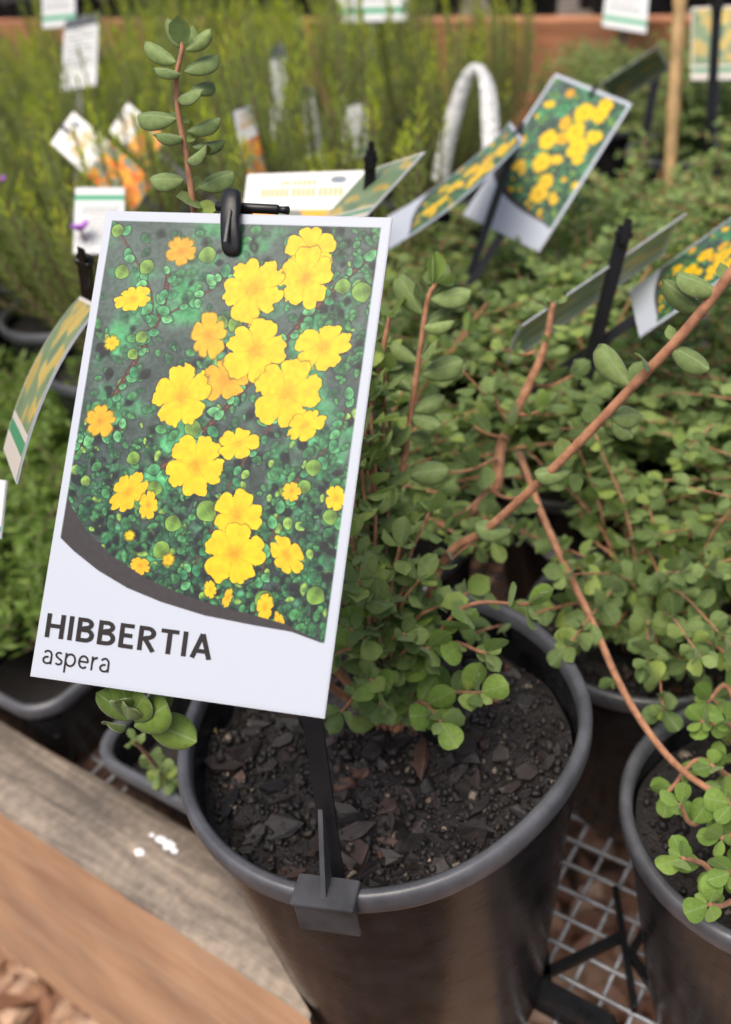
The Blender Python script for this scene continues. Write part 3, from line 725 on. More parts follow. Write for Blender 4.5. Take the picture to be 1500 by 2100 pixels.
# hibbertia crowns
HC = []
for k in range(3):
    rr = random.Random(50 + k); parts, L = crown(rr, (0, 0), 0, 95, .05, .19, .125, .0108, .0048)
    tw = mesh_np('twigs', *join(parts), M_STEM)
    ms = [m for l in L for m in l]; f = scatter_join('foliage', LVI, ms, M_LEAFI, None); fm = f.data; bpy.data.objects.remove(f); HC.append((tw, fm))
def place_crown(name, label, group, c, z, sc, rz, meshes, names):
    t = thing(name, label, 'plant', group, (c[0], c[1], z)); t.scale = (sc[0], sc[0], sc[1]); t.rotation_euler.z = rz
    for me, nm in zip(meshes, names):
        o = obj(nm, me, t)
        o['kind'] = 'stuff'
    return t
rr = random.Random(77)
hb = [(.13, .46), (.27, .34), (.29, .47), (.02, .54), (.17, .60), (.33, .60), (.46, .46), (.45, .62), (.07, .68), (.25, .74), (.42, .78), (.58, .62), (.6, .8), (.62, .48), (.21, .41), (.25, .25), (.37, .38), (.36, .24), (.12, .56), (.5, .34)]
for k, (x, y) in enumerate(hb):
    bgpot((x, y, 0), 'round black pot in the block of oval-leaved plants behind the labelled plant', 'pots in the block of oval-leaved plants', .86)
    place_crown('hibbertia_plant', 'low bushy oval-leaved plant in the block behind the labelled plant', 'oval-leaved plants behind the labelled one', (x, y), .112, (rr.uniform(1.0, 1.2), rr.uniform(.8, 1.0) * (.64 if y > .5 else .7 if y > .42 else .55)), rr.uniform(0, 6.28), HC[k % 3], ('twigs', 'foliage'))

# upright needle-leaved shrubs
def needle_crown(seed, n, lo, hi, spread):
    rr = random.Random(seed); st = []; NV, NF, TV, TF = [], [], [], []
    for k in range(n):
        a = rr.uniform(0, 6.283); o = spread * math.sqrt(rr.random()); ln = rr.uniform(lo, hi)
        b = np.array([math.cos(a) * o * .25, math.sin(a) * o * .25, 0]); e = np.array([math.cos(a) * o, math.sin(a) * o, ln])
        m = (b + e) / 2 + np.array([math.cos(a), math.sin(a), 0]) * o * .2
        P = bez([b, m, e], 6); st.append(tube(P, [.0016 - .001 * i / (len(P) - 1) for i in range(len(P))], 5, False))
        nn = int(ln / .0016)
        for q in range(nn):
            f = .12 + .88 * q / nn; i = f * (len(P) - 1); i0 = min(int(i), len(P) - 2); p = P[i0] + (P[i0 + 1] - P[i0]) * (i - i0); t = P[i0 + 1] - P[i0]; t /= np.linalg.norm(t)
            az = q * 2.4 + rr.uniform(-.3, .3); x = np.cross(t, [.3, .9, .1]); x /= np.linalg.norm(x); y = np.cross(t, x)
            r = x * math.cos(az) + y * math.sin(az); s = np.cross(t, r)
            tipn = f > .93; L = rr.uniform(.009, .015) * (.8 if tipn else 1); ang = .35 if tipn else .75
            d = t * math.cos(ang) + r * math.sin(ang); w_ = .0009
            V_, F_ = (TV, TF) if (f > .86 and k % 5 < 4) else (NV, NF)
            o0 = len(V_); V_ += [p - s * w_ * .5, p + d * L * .5 - s * w_, p + d * L, p + d * L * .5 + s * w_]; F_.append((o0, o0 + 1, o0 + 2, o0 + 3))
    return (mesh_np('stems', *join(st), M_TWIG), mesh_quads('needles', NV, NF, M_NEED), mesh_quads('young_tips', TV, TF, M_TIP))
NC = [needle_crown(90 + k, 46, .10, .22, .085) for k in range(4)]
rr = random.Random(5)
nb = []
for r_, (y, x0, x1) in enumerate([(.66, -.16, .0), (.80, -.36, .06), (.95, -.5, .14), (1.10, -.62, .18), (1.26, -.72, .20), (1.44, -.85, .22), (1.64, -1.0, .22)]):
    x = x0
    while x <= x1 + .01:
        nb.append((x + rr.uniform(-.02, .02), y + rr.uniform(-.03, .03))); x += .16
for k, (x, y) in enumerate(nb):
    bgpot((x, y, 0), 'round black pot in the rows of needle-leaved shrubs', 'pots of the needle-leaved shrubs')
    place_crown('needle_shrub', 'upright needle-leaved shrub with yellow-green tips in the rows behind the labels', 'needle-leaved shrubs', (x, y), .13, (rr.uniform(.9, 1.15), rr.uniform(.75, 1.05)), rr.uniform(0, 6.28), NC[k % 4], ('stems', 'foliage', 'young_tips'))

# feathery low plants on the left, in square pots
def feather_crown(seed, n, spread, hi):
    rr = random.Random(seed); st = []; V_, F_ = [], []
    for k in range(n):
        a = rr.uniform(0, 6.283); o = spread * math.sqrt(rr.random()); h = hi * rr.uniform(.45, 1) * (1 - .45 * (o / spread) ** 2)
        b = np.array([math.cos(a) * o * .2, math.sin(a) * o * .2, 0]); e = np.array([math.cos(a) * o, math.sin(a) * o, h]); m = (b + e) / 2 + np.array([0, 0, h * .25])
        P = bez([b, m, e], 4); st.append(tube(P, .0005, 4, False))
        for q in range(26):
            f = .25 + .75 * q / 26; i = f * (len(P) - 1); i0 = min(int(i), len(P) - 2); p = P[i0] + (P[i0 + 1] - P[i0]) * (i - i0)
            d = np.array([rr.gauss(0, 1), rr.gauss(0, 1), rr.gauss(.35, .6)]); d /= np.linalg.norm(d); s = np.cross(d, [rr.gauss(0, 1), rr.gauss(0, 1), rr.gauss(0, 1)]); s /= np.linalg.norm(s)
            L = rr.uniform(.007, .016); w_ = rr.uniform(.0010, .0022)
            o0 = len(V_); V_ += [p, p + d * L * .55 - s * w_, p + d * L, p + d * L * .55 + s * w_]; F_.append((o0, o0 + 1, o0 + 2, o0 + 3))
    return (mesh_np('stems', *join(st), M_TWIG), mesh_quads('feathery_leaves', V_, F_, M_FERN))
FC = [feather_crown(120 + k, 190, .095, .11) for k in range(3)]
def square_pot_mesh(S, H):
    def ring(s, z, r):
        out = []
        for cx, cy, a0 in ((1, 1, 0), (-1, 1, 90), (-1, -1, 180), (1, -1, 270)):
            for q in range(6):
                a = math.radians(a0 + q * 18); out.append(((s - r) * cx + r * math.cos(a), (s - r) * cy + r * math.sin(a), z))
        return out
    def stack(rs):
        V = []; Fc = []
        for s, z, r in rs: V += ring(s, z, r)
        n = 24
        for i in range(len(rs) - 1):
            for k in range(n): Fc.append((i * n + k, i * n + (k + 1) % n, (i + 1) * n + (k + 1) % n, (i + 1) * n + k))
        return V, Fc
    s = S / 2
    wallv = stack([(.002, .001, .0015), (s * .84, .001, .014), (s * .86, .003, .015), (s - .004, H - .009, .019), ])
    inn = stack([(s - .006, H - .004, .017), (s * .84 - .002, .006, .013), (.002, .005, .0015)])
    rim = stack([(s - .004, H - .009, .019), (s - .0005, H - .0085, .021), (s, H - .007, .0215), (s, H - .002, .0215), (s - .0015, H, .021), (s - .004, H, .019), (s - .006, H - .004, .017)])
    return mesh_np('pot_wall', *join([wallv, inn]), M_POT), mesh_np('pot_rim', *rim, M_RIM)
SQW, SQR = square_pot_mesh(.104, .058)
sq_soil = mesh_np('soil_square', *(lambda g: g)(([(-.043, -.043, .030), (.043, -.043, .030), (.043, .043, .030), (-.043, .043, .030)], [(0, 1, 2, 3)])), M_SOIL)
def sqpot(c, label, group=None):
    t = thing('square_pot', label, 'pot', group, (c[0], c[1], 0)); t.rotation_euler.z = AX
    obj('wall', SQW, t); obj('rim', SQR, t); obj('potting_mix', sq_soil, t); return t
cA = np.array([-.166, .352, 0]) + V2 * .049 + U2 * .052
cB = np.array([-.182, .389, 0]) + V2 * .034 - U2 * .056
sqpot(cA, 'low square black pot against the rail, beside the labelled round pot')
sqpot(cB, 'low square black pot against the rail, one along from the labelled round pot')
sqpot(cB - U2 * .11, 'low square black pot against the rail, half cut off under the feathery plants')
rr = random.Random(9)
fb = [(cB[0] - .03, cB[1] + .05), (cA[0] - .035, cA[1] + .13), (-.30, .50), (-.20, .56), (-.10, .56), (-.33, .64), (-.22, .68), (-.46, .62), (-.40, .78), (-.28, .82), (-.52, .8), (-.55, .98)]
for k, (x, y) in enumerate(fb):
    if k not in (0,): sqpot((x, y), 'low square black pot under the feathery green plants', 'square pots of the feathery plants')
    t = place_crown('feathery_plant', 'low feathery green plant in the patch beside the front rail', 'feathery low plants', (x, y), .045, (rr.uniform(.95, 1.15), rr.uniform(.75, 1.05)), rr.uniform(0, 6.28), FC[k % 3], ('stems', 'foliage'))
# seedling in the near square pot
P = Plant('seedling', 'tiny seedling with a reddish stem in the square pot beside the labelled pot', None, 31, 40)
b_ = onz(345, 1612, .035)
T, L = sprig(P.rng, [b_, atd(318, 1570, .375), atd(290, 1535, .352), atd(275, 1520, .345)], .0009, .0007, .0085, .0085, axil=.5)
P.add(T, L, False); P.build()
P = Plant('seedling', 'minute green sprout poking out of the potting mix in the labelled pot', None, 32, 10)
b_ = onz(447, 1508, .147); T, L = sprig(P.rng, [b_, b_ + [0, 0, .002], b_ + [0, 0, .004]], .0003, .0003, .0024, .003, axil=0, rosette=False)
P.add(T, L, True); P.build()

# flower heads
def daisy(name, label, c, d, r, mat, group=None):
    t = thing(name, label, 'flower', group)
    p = atd(c[0], c[1], d); rr = random.Random(int(c[0] * 7 + c[1]))
    for k in range(12):
        a = k / 12 * 6.283; dr = np.array([math.cos(a), math.sin(a), .9])
        obj('petal', PET[mat.name], t, frame(p, dr, (0, 0, 1), r * rr.uniform(.8, 1.1)))
    obj('stalk', mesh_np('stalk', *tube([p + [0, 0, -.05], p + [.002, 0, -.02], p], .0007, 5), M_TWIG), t)
PET = {m.name: leaf_mesh('petal', m, .4, .2, .1, 0, 3, 2) for m in (M_PURPLE, M_PINK)}
daisy('purple_flower', 'purple daisy flower beside the upper corner of the big HIBBERTIA card', (167, 475), .52, .008, M_PURPLE)
daisy('purple_flower', 'purple flower among the needle shrubs by the orange-picture label', (-3, 385), .62, .010, M_PURPLE)
daisy('pink_flower', 'small pink-red flower beside the white label at the back', (818, 70), 1.15, .009, M_PINK)
daisy('pink_flower', 'dull pink flower deep in the needle shrubs', (655, 60), 1.25, .008, M_PINK)

# ------------------------------------------------------------------ far timber bench and what lies beyond
A_, B_ = onz(1335, 42, .2), onz(20, 44, .2)
dF = (B_ - A_); dF /= np.linalg.norm(dF); nF = np.array([dF[1], -dF[0], 0])
if nF[1] < 0: nF = -nF
V, Fc = box((A_ + B_) / 2 + nF * .022 + [0, 0, -.095], dF * (np.linalg.norm(B_ - A_) / 2 + .9), nF * .022, np.array([0, 0, .095]), .003)
far = obj('back_rail', mesh_np('back_rail', V, Fc, M_WFAR, False)); far['label'] = 'orange-brown timber board running behind the needle shrubs'; far['category'] = 'timber board'
V, Fc = box((A_ + B_) / 2 + nF * .62 + [0, 0, -.12], dF * 2.6, nF * .55, np.array([0, 0, .02]), .004)
fb_ = obj('back_bench', mesh_np('back_bench', V, Fc, M_WTOP, False)); fb_['label'] = 'grey timber bench top behind the orange-brown board'; fb_['category'] = 'bench'
rr = random.Random(15); k = 0
for i in range(-7, 8):
    for j in range(3):
        p = (A_ + B_) / 2 + dF * i * .27 + nF * (.2 + j * .28); k += 1
        bgpot((p[0], p[1], .1), 'black pot standing on the bench behind the orange-brown board', 'pots on the back bench')
        if rr.random() < .6: place_crown('needle_shrub', 'needle-leaved shrub on the bench behind the orange-brown board', 'shrubs on the back bench', p, .225, (1.2, rr.uniform(.8, 1.2)), rr.uniform(0, 6), NC[k % 4], ('stems', 'foliage', 'young_tips'))
        else: place_crown('leafy_shrub', 'round leafy shrub on the bench behind the orange-brown board', 'leafy shrubs on the back bench', p, .215, (1.1, rr.uniform(.7, 1.1)), rr.uniform(0, 6), HC[k % 3], ('twigs', 'foliage'))
# loose leafy shrubs right of the yellow label
rr = random.Random(25)
lb = [(.40, .98), (.55, 1.02), (.70, 1.0), (.36, 1.15), (.52, 1.2), (.68, 1.18), (.84, 1.05), (.42, 1.34), (.78, .86), (.9, 1.25)]
for k, (x, y) in enumerate(lb):
    bgpot((x, y, 0), 'round black pot among the taller leafy shrubs by the bamboo cane', 'pots of the taller leafy shrubs')
    place_crown('leafy_shrub', 'taller loose leafy shrub near the bamboo cane', 'taller leafy shrubs', (x, y), .125, (rr.uniform(.75, .95), rr.uniform(.95, 1.3) if x > .62 else rr.uniform(.45, .62)), rr.uniform(0, 6.28), HC[k % 3], ('twigs', 'foliage'))

# ------------------------------------------------------------------ printed labels
def homog(dst, src=((0, 0), (1, 0), (1, 1), (0, 1))):
    A = []
    for (x, y), (u, v) in zip(src, dst):
        A.append([x, y, 1, 0, 0, 0, -u * x, -u * y, -u]); A.append([0, 0, 0, x, y, 1, -v * x, -v * y, -v])
    H = np.linalg.svd(np.array(A))[2][-1].reshape(3, 3); return H * np.sign(H[2, 2])
def pose(c, height):
    """four photo corners (TL, TR, BR, BL) of a flat card of known height -> TL, width vector, height vector"""
    H = homog([(x - 750, y - 1050) for x, y in c]); K = np.diag([1 / F, 1 / F, 1]); a, b, t = (K @ H).T
    s = height / np.linalg.norm(b); W = lambda v: v[0] * IX + v[1] * IY + v[2] * FW
    return CAM + W(t * s), W(a * s), W(b * s)

def srgb(c): c = np.asarray(c, float) / 255; return np.where(c <= .04045, c / 12.92, ((c + .055) / 1.055) ** 2.4)
def vnoise(X, Y, seed):
    r = np.random.RandomState(seed); G = r.rand(64, 64); xi = np.floor(X).astype(int); yi = np.floor(Y).astype(int); fx = X - xi; fy = Y - yi
    fx = fx * fx * (3 - 2 * fx); fy = fy * fy * (3 - 2 * fy); g = lambda i, j: G[i % 64, j % 64]
    return (g(xi, yi) * (1 - fx) + g(xi + 1, yi) * fx) * (1 - fy) + (g(xi, yi + 1) * (1 - fx) + g(xi + 1, yi + 1) * fx) * fy

HERO = [(218, 432), (805, 446), (666, 1474), (62, 1387)]
CW, CH = 80.0, 127.0
HI = np.linalg.inv(homog(HERO))
def card_mm(x, y):
    q = HI @ np.array([x, y, 1.0]); return q[0] / q[2] * CW, q[1] / q[2] * CH
SWO = [card_mm(*p) for p in ((113, 1095), (150, 1132), (200, 1172), (260, 1208), (330, 1237), (420, 1265), (520, 1285), (600, 1299), (662, 1322))]
SWI = [card_mm(*p) for p in ((128, 985), (145, 1040), (178, 1092), (230, 1142), (300, 1189), (380, 1224), (450, 1246), (520, 1264), (590, 1284), (662, 1321))]
FL = [(372, 512, 30, 1, .8, 0), (228, 702, 15, 1, 0, 0), (205, 862, 32, 1, .6, 0), (520, 655, 14, 0, 0, 0), (272, 610, 38, 0, .0, .35), (640, 508, 50, 0, .0, .1), (628, 568, 60, 0, 0, .15), (520, 590, 64, 0, 0, 0), (428, 686, 46, 1, .5, .2), (665, 710, 56, 0, 0, .25),
      (462, 778, 50, 0, .6, .2), (525, 718, 63, 0, 0, 0), (372, 812, 62, 0, 0, .1), (590, 806, 68, 0, 0, .1), (628, 872, 38, 0, 0, .3), (402, 956, 60, 0, 0, 0), (490, 910, 38, 0, 0, .2), (262, 1010, 46, 0, .2, .35), (304, 1038, 26, 0, .2, .3),
      (486, 1058, 52, 0, 0, .1), (480, 1138, 58, 0, 0, 0), (590, 1140, 40, 0, .1, .35), (287, 1162, 22, 0, .4, .3), (692, 1022, 24, 0, 0, .2), (600, 1008, 18, 0, .2, 0), (432, 1212, 17, 0, .1, .3), (468, 1228, 18, 0, .3, .5), (545, 1248, 26, 0, .2, .4), (575, 1280, 22, 0, .2, .6), (265, 1100, 10, 1, 0, 0), (345, 1150, 12, 1, .3, 0)]
BUDS = [(250, 555, 16), (455, 660, 15), (482, 664, 15), (425, 520, 18), (705, 585, 16), (745, 597, 20), (290, 690, 13), (272, 725, 12), (272, 940, 14), (645, 960, 16), (317, 1003, 16), (330, 1130, 18), (355, 1075, 17), (545, 1235, 20), (650, 1225, 18), (680, 1062, 15), (625, 1000, 14), (300, 545, 16), (395, 880, 18), (425, 1050, 22), (240, 470, 14), (585, 1010, 10)]
BRA = [((787, 500), (700, 580), (620, 660), (560, 730), (470, 830), (400, 900), (330, 960)), ((140, 940), (200, 860), (270, 750), (330, 640), (345, 560)), ((150, 905), (190, 890), (250, 880)), ((330, 650), (420, 600), (470, 560)), ((520, 1300), (545, 1150), (600, 1000), (690, 900), (720, 820)), ((250, 480), (310, 600), (300, 700)), ((560, 870), (480, 980), (420, 1120), (370, 1210))]
def paint_hib(nx, ny, detail=True):
    u = (np.arange(nx) + .5) / nx * CW; v = (np.arange(ny) + .5) / ny * CH; Um, Vm = np.meshgrid(u, v)
    low = np.clip((Vm - 20) / 80, 0, 1)
    n1 = vnoise(Um / 9, Vm / 9, 1); n2 = vnoise(Um / 4.2, Vm / 4.2, 2); n3 = vnoise(Um / 1.6, Vm / 1.6, 3); n4 = vnoise(Um / .7, Vm / .7, 4)
    I = np.stack([46 + 24 * n1 + 22 * (1 - low), 58 + 28 * n1 + 26 * (1 - low), 58 + 22 * n1 + 22 * (1 - low)], -1)
    g = np.clip((n1 * .6 + n2 * .5 - .52) * 3.2, 0, 1)[..., None]
    I = I * (1 - g) + g * np.stack([50 + 40 * n3, 128 + 44 * n3, 78 + 36 * n3], -1)
    I *= (.80 + .3 * n3 * low + .2 * n4 - .25 * low * (n2 < .4))[..., None]
    step = CW / nx
    def win(cu, cv, r):
        i0, i1 = max(0, int((cu - r) / step)), min(nx, int((cu + r) / step) + 2); j0, j1 = max(0, int((cv - r) / step)), min(ny, int((cv + r) / step) + 2)
        if i1 <= i0 or j1 <= j0: return None
        return (slice(j0, j1), slice(i0, i1))
    def blend(s, col, a): I[s] = I[s] * (1 - a[..., None]) + np.asarray(col) * a[..., None]
    aa = lambda d, w_=.18: np.clip(.5 - d / w_, 0, 1)
    rs = np.random.RandomState(8)
    def leafp(cu, cv, L, W, th, base, blur=.15):
        s = win(cu, cv, L * 1.3)
        if s is None: return
        x = Um[s] - cu; y = Vm[s] - cv; c, q = math.cos(th), math.sin(th); a = (x * c + y * q) / L; b = (-x * q + y * c) / (W * (1.08 - .35 * np.clip(a, -1, 1) ** 2 - .18 * a))
        d = (np.hypot(a, b) - 1) * min(L, W)
        blend(s, (18, 30, 28), aa(d - .25, blur * 3) * .55)
        sh = 1 + .22 * b - .12 * np.cos(a * 5)
        col = np.stack([base[0] * sh, base[1] * sh, base[2] * sh], -1)
        al = aa(d, blur)[..., None]; I[s] = I[s] * (1 - al) + col * al
        blend(s, np.minimum(255, np.asarray(base) * 1.7 + 20), aa(np.abs(d + .18) - .05, blur) * .22)
        blend(s, np.asarray(base) * 1.45, aa(np.abs(b * W) - .06, blur) * aa(d, blur) * .5)
    if detail:
        for k in range(3000):
            cu, cv = rs.uniform(2, 78), rs.uniform(3, 112)
            dens = .16 + .9 * np.clip((cv - 45) / 45, 0, 1) + .5 * (cu > 58) * (cv < 40)
            if rs.rand() > dens: continue
            L = rs.uniform(.7, 1.75)
            t = rs.rand(); base = np.array([30, 66, 48]) * (1 - t) + np.array([66, 124, 72]) * t
            if rs.rand() < .14: base = np.array([112, 146, 66])
            if rs.rand() < .22: base = np.array([24, 30, 32])
            leafp(cu, cv, L, L * rs.uniform(.4, .75), rs.uniform(0, 3.14), base, rs.choice([.15, .3, .6]))
    for B in BRA:
        pts = [card_mm(*p) for p in B]; P = bez([np.array(p) for p in pts], 8); wd = .75 if B[0][0] in (787, 140) else .32
        for i in range(len(P) - 1):
            a, b = P[i], P[i + 1]; m = (a + b) / 2; s = win(m[0], m[1], np.linalg.norm(b - a) + wd + .6)
            if s is None: continue
            ab = b - a; tt = np.clip(((Um[s] - a[0]) * ab[0] + (Vm[s] - a[1]) * ab[1]) / (ab @ ab), 0, 1)
            d = np.hypot(Um[s] - a[0] - tt * ab[0], Vm[s] - a[1] - tt * ab[1])
            blend(s, (62, 36, 34), aa(d - wd) * .9); blend(s, (134, 84, 66), aa(np.abs(d - wd * .2) - wd * .25) * .6)
    if detail:   # leaves along the branches
        for B in BRA:
            P = bez([np.array(card_mm(*p)) for p in B], 10)
            for p in P[::2]:
                th = rs.uniform(0, 6.28); L = rs.uniform(1.1, 2.0); t = rs.rand()
                leafp(p[0] + math.cos(th) * L * 1.1, p[1] + math.sin(th) * L * 1.1, L, L * .65, th, np.array([44, 104, 70]) * (1 - t) + np.array([88, 150, 96]) * t)
    for x, y, r in BUDS:
        cu, cv = card_mm(x, y); q = r * .137; leafp(cu, cv, q, q * .85, rs.uniform(0, 3), np.array([94, 126, 54]))
    for x, y, r, blur, dim, squash in FL:
        cu, cv = card_mm(x, y); R = r * .140; s = win(cu, cv, R * 1.5)
        if s is None: continue
        th = rs.uniform(0, 6.28); sq = rs.uniform(0, 3.14)
        dx = Um[s] - cu; dy = Vm[s] - cv; c, q = math.cos(sq), math.sin(sq); a = dx * c + dy * q; b = (-dx * q + dy * c) / (1 - squash)
        wob = vnoise(Um[s] / 1.1 + x, Vm[s] / 1.1, 5) - .5
        rr_ = np.hypot(a, b) / R; an = np.arctan2(b, a) + th + wob * .12; ph = (an * 5 / (2 * math.pi)) % 1.0
        pk = np.floor(an * 5 / (2 * math.pi)).astype(int) % 5; pl = 1 + .16 * (rs.rand(5)[pk] - .5); nt_ = (.03 + .09 * rs.rand(5))[pk]
        pet = pl * (1.0 - .36 * np.abs(2 * ph - 1) ** 5) - nt_ * np.exp(-((ph - .5) / .07) ** 2) + wob * .12
        d = (rr_ - pet) * R; w_ = .9 if blur else .2
        blend(s, (16, 30, 22), aa(d - .3, .7) * .55)
        sh = .95 + .03 * np.cos(an * 5) * rr_ + .10 * wob - .10 * np.clip(1 - rr_ * 2.6, 0, 1) - .07 * np.exp(-((np.abs(2 * ph - 1) - 1) / .12) ** 2) * (rr_ < .95)
        col = np.stack([226 * sh, (186 - 24 * dim) * sh - 14 * np.clip(1 - rr_ * 2.2, 0, 1), (26 + 22 * dim) * sh], -1) * (1 - .10 * dim)
        al = aa(d, w_)[..., None]; I[s] = I[s] * (1 - al) + col * al
        if not blur:
            blend(s, (178, 128, 12), aa(np.abs(rr_ - .14) * R - .2, .4) * .5 * (vnoise(Um[s] / .45, Vm[s] / .45, 6) > .5))
    vo = np.interp(Um, [p[0] for p in SWO], [p[1] for p in SWO]); vi = np.interp(Um, [p[0] for p in SWI], [p[1] for p in SWI])
    st = step * 1.2
    al = aa(vi - Vm, st)[..., None]; I = I * (1 - al) + np.array([54, 50, 52]) * (.94 + .12 * n4)[..., None] * al
    al = aa(vo - Vm, st)[..., None]; I = I * (1 - al) + np.array([173, 180, 190]) * al
    edge = np.minimum(np.minimum(Um - 2.0, CW - 2.3 - Um), Vm - 2.3)
    al = aa(edge, st)[..., None]; I = I * (1 - al) + np.array([173, 180, 190]) * al
    return np.clip(I, 0, 255)
def paint_gold(nx, ny, seed=1):
    U_, V_ = np.meshgrid((np.arange(nx) + .5) / nx, (np.arange(ny) + .5) / ny); I = np.ones((ny, nx, 3)) * np.array([226, 224, 220])
    n = vnoise(U_ * 9, V_ * 14, seed); n2 = vnoise(U_ * 5, V_ * 8, seed + 1)
    pic = V_ > .46; col = np.stack([205 + 30 * n2, 82 + 110 * n, 45 + 60 * n2 * n], -1); col = np.where((n > .62)[..., None], np.array([120, 125, 112]), col); col = np.where((n2 > .68)[..., None], np.array([226, 160, 60]), col)
    I = np.where(pic[..., None], col, I)
    for v0, h, a, b in ((.13, .035, .30, .62), (.25, .055, .12, .86)):
        t = (np.abs(V_ - v0) < h) & (U_ > a) & (U_ < b) & (((U_ * 22) % 1) < .62); I = np.where(t[..., None], np.array([196, 160, 96]), I)
    t = np.hypot((U_ - .8) / 1.4, V_ - .1) < .05; I = np.where(t[..., None], np.array([120, 130, 140]), I)
    return I
def paint_back(nx, ny, seed=1):
    U_, V_ = np.meshgrid((np.arange(nx) + .5) / nx, (np.arange(ny) + .5) / ny); I = np.ones((ny, nx, 3)) * np.array([196, 198, 196])
    for k in range(9):
        v0 = .16 + k * .065; t = (np.abs(V_ - v0) < .012) & (U_ > .1) & (U_ < .86 - .2 * ((k * 7) % 3 == 0)) & (((U_ * 26 + k * .3) % 1) < .7); I = np.where(t[..., None], np.array([122, 124, 124]), I)
    t = (V_ > .80) & (V_ < .88); I = np.where(t[..., None], np.array([70, 148, 112]), I); return I
def paint_olive(nx, ny, seed=1):
    U_, V_ = np.meshgrid((np.arange(nx) + .5) / nx, (np.arange(ny) + .5) / ny); n = vnoise(U_ * 5 + V_ * 3, V_ * 9 - U_ * 3, seed); n2 = vnoise(U_ * 14, V_ * 5, seed + 3)
    I = np.stack([92 + 40 * n, 112 + 32 * n, 82 + 28 * n], -1); I = np.where(((n > .6))[..., None], np.array([172, 152, 84]) * (.85 + .2 * n2)[..., None], I)
    I = np.where((V_ > .80)[..., None], np.array([182, 176, 166]), I); I = np.where(((V_ > .84) & (V_ < .90))[..., None], np.array([64, 128, 92]), I)
    e = np.minimum(np.minimum(U_, 1 - U_), V_); I = np.where((e < .03)[..., None], np.array([190, 186, 176]), I); return I
def paint_grey(nx, ny, seed=1):
    I = paint_back(nx, ny) * .96; V_ = ((np.arange(ny) + .5) / ny)[:, None, None]; return np.where(V_ < .14, np.array([74, 78, 80]), np.where(V_ > .75, np.array([202, 202, 202]), I))

def card(TL, A, B, img, label, cat='plant label', bend=0.0, thick=.0005, back=M_CARDG, front=M_CARD, group=None):
    """thin printed card; TL corner, width vector, height vector"""
    TL, A, B = np.asarray(TL), np.asarray(A), np.asarray(B)
    N = np.cross(B, A); N /= np.linalg.norm(N)
    if N @ (CAM - TL) < 0: N = -N
    t = thing('plant_label', label, cat, group)
    def S(u, v, h=0.0): return TL + A * u + B * v + N * (h + bend * (4 * (v - .5) ** 2))
    ny, nx = img.shape[:2]
    nb = 12; V = []; Fc = []
    for h in (0.0, -thick):
        for j in range(nb + 1):
            for i in range(3): V.append(S(i / 2, j / nb, h))
    o = 3 * (nb + 1)
    for j in range(nb):
        for i in range(2):
            a = j * 3 + i; Fc.append((a, a + 3, a + 4, a + 1)); Fc.append((o + a, o + a + 1, o + a + 4, o + a + 3))
        for i in (0, 2): a = j * 3 + i; q = (a, a + 3, o + a + 3, o + a); Fc.append(q if i else q[::-1])
    for j in (0, nb):
        for i in range(2): a = j * 3 + i; q = (a, a + 1, o + a + 1, o + a); Fc.append(q if j == 0 else q[::-1])
    obj('card', mesh_np('card', V, Fc, front, False), t)
    uu, vv = np.meshgrid(np.linspace(0.004, .996, nx + 1), np.linspace(.004, .996, ny + 1))
    P = TL + uu[..., None] * A + vv[..., None] * B + N * (.00012 + bend * (4 * (vv[..., None] - .5) ** 2))
    idx = np.arange((nx + 1) * (ny + 1)).reshape(ny + 1, nx + 1)
    Q = np.stack([idx[:-1, :-1], idx[1:, :-1], idx[1:, 1:], idx[:-1, 1:]], -1).reshape(-1, 4)
    me = mesh_quads('print', P.reshape(-1, 3), Q, M_PRINT)
    ca = me.color_attributes.new('ink', 'FLOAT_COLOR', 'CORNER')
    c4 = np.ones((ny * nx, 4, 4), np.float32); c4[..., :3] = srgb(img).reshape(-1, 1, 3); ca.data.foreach_set('color', c4.ravel())
    obj('print', me, t)
    return t, S, N

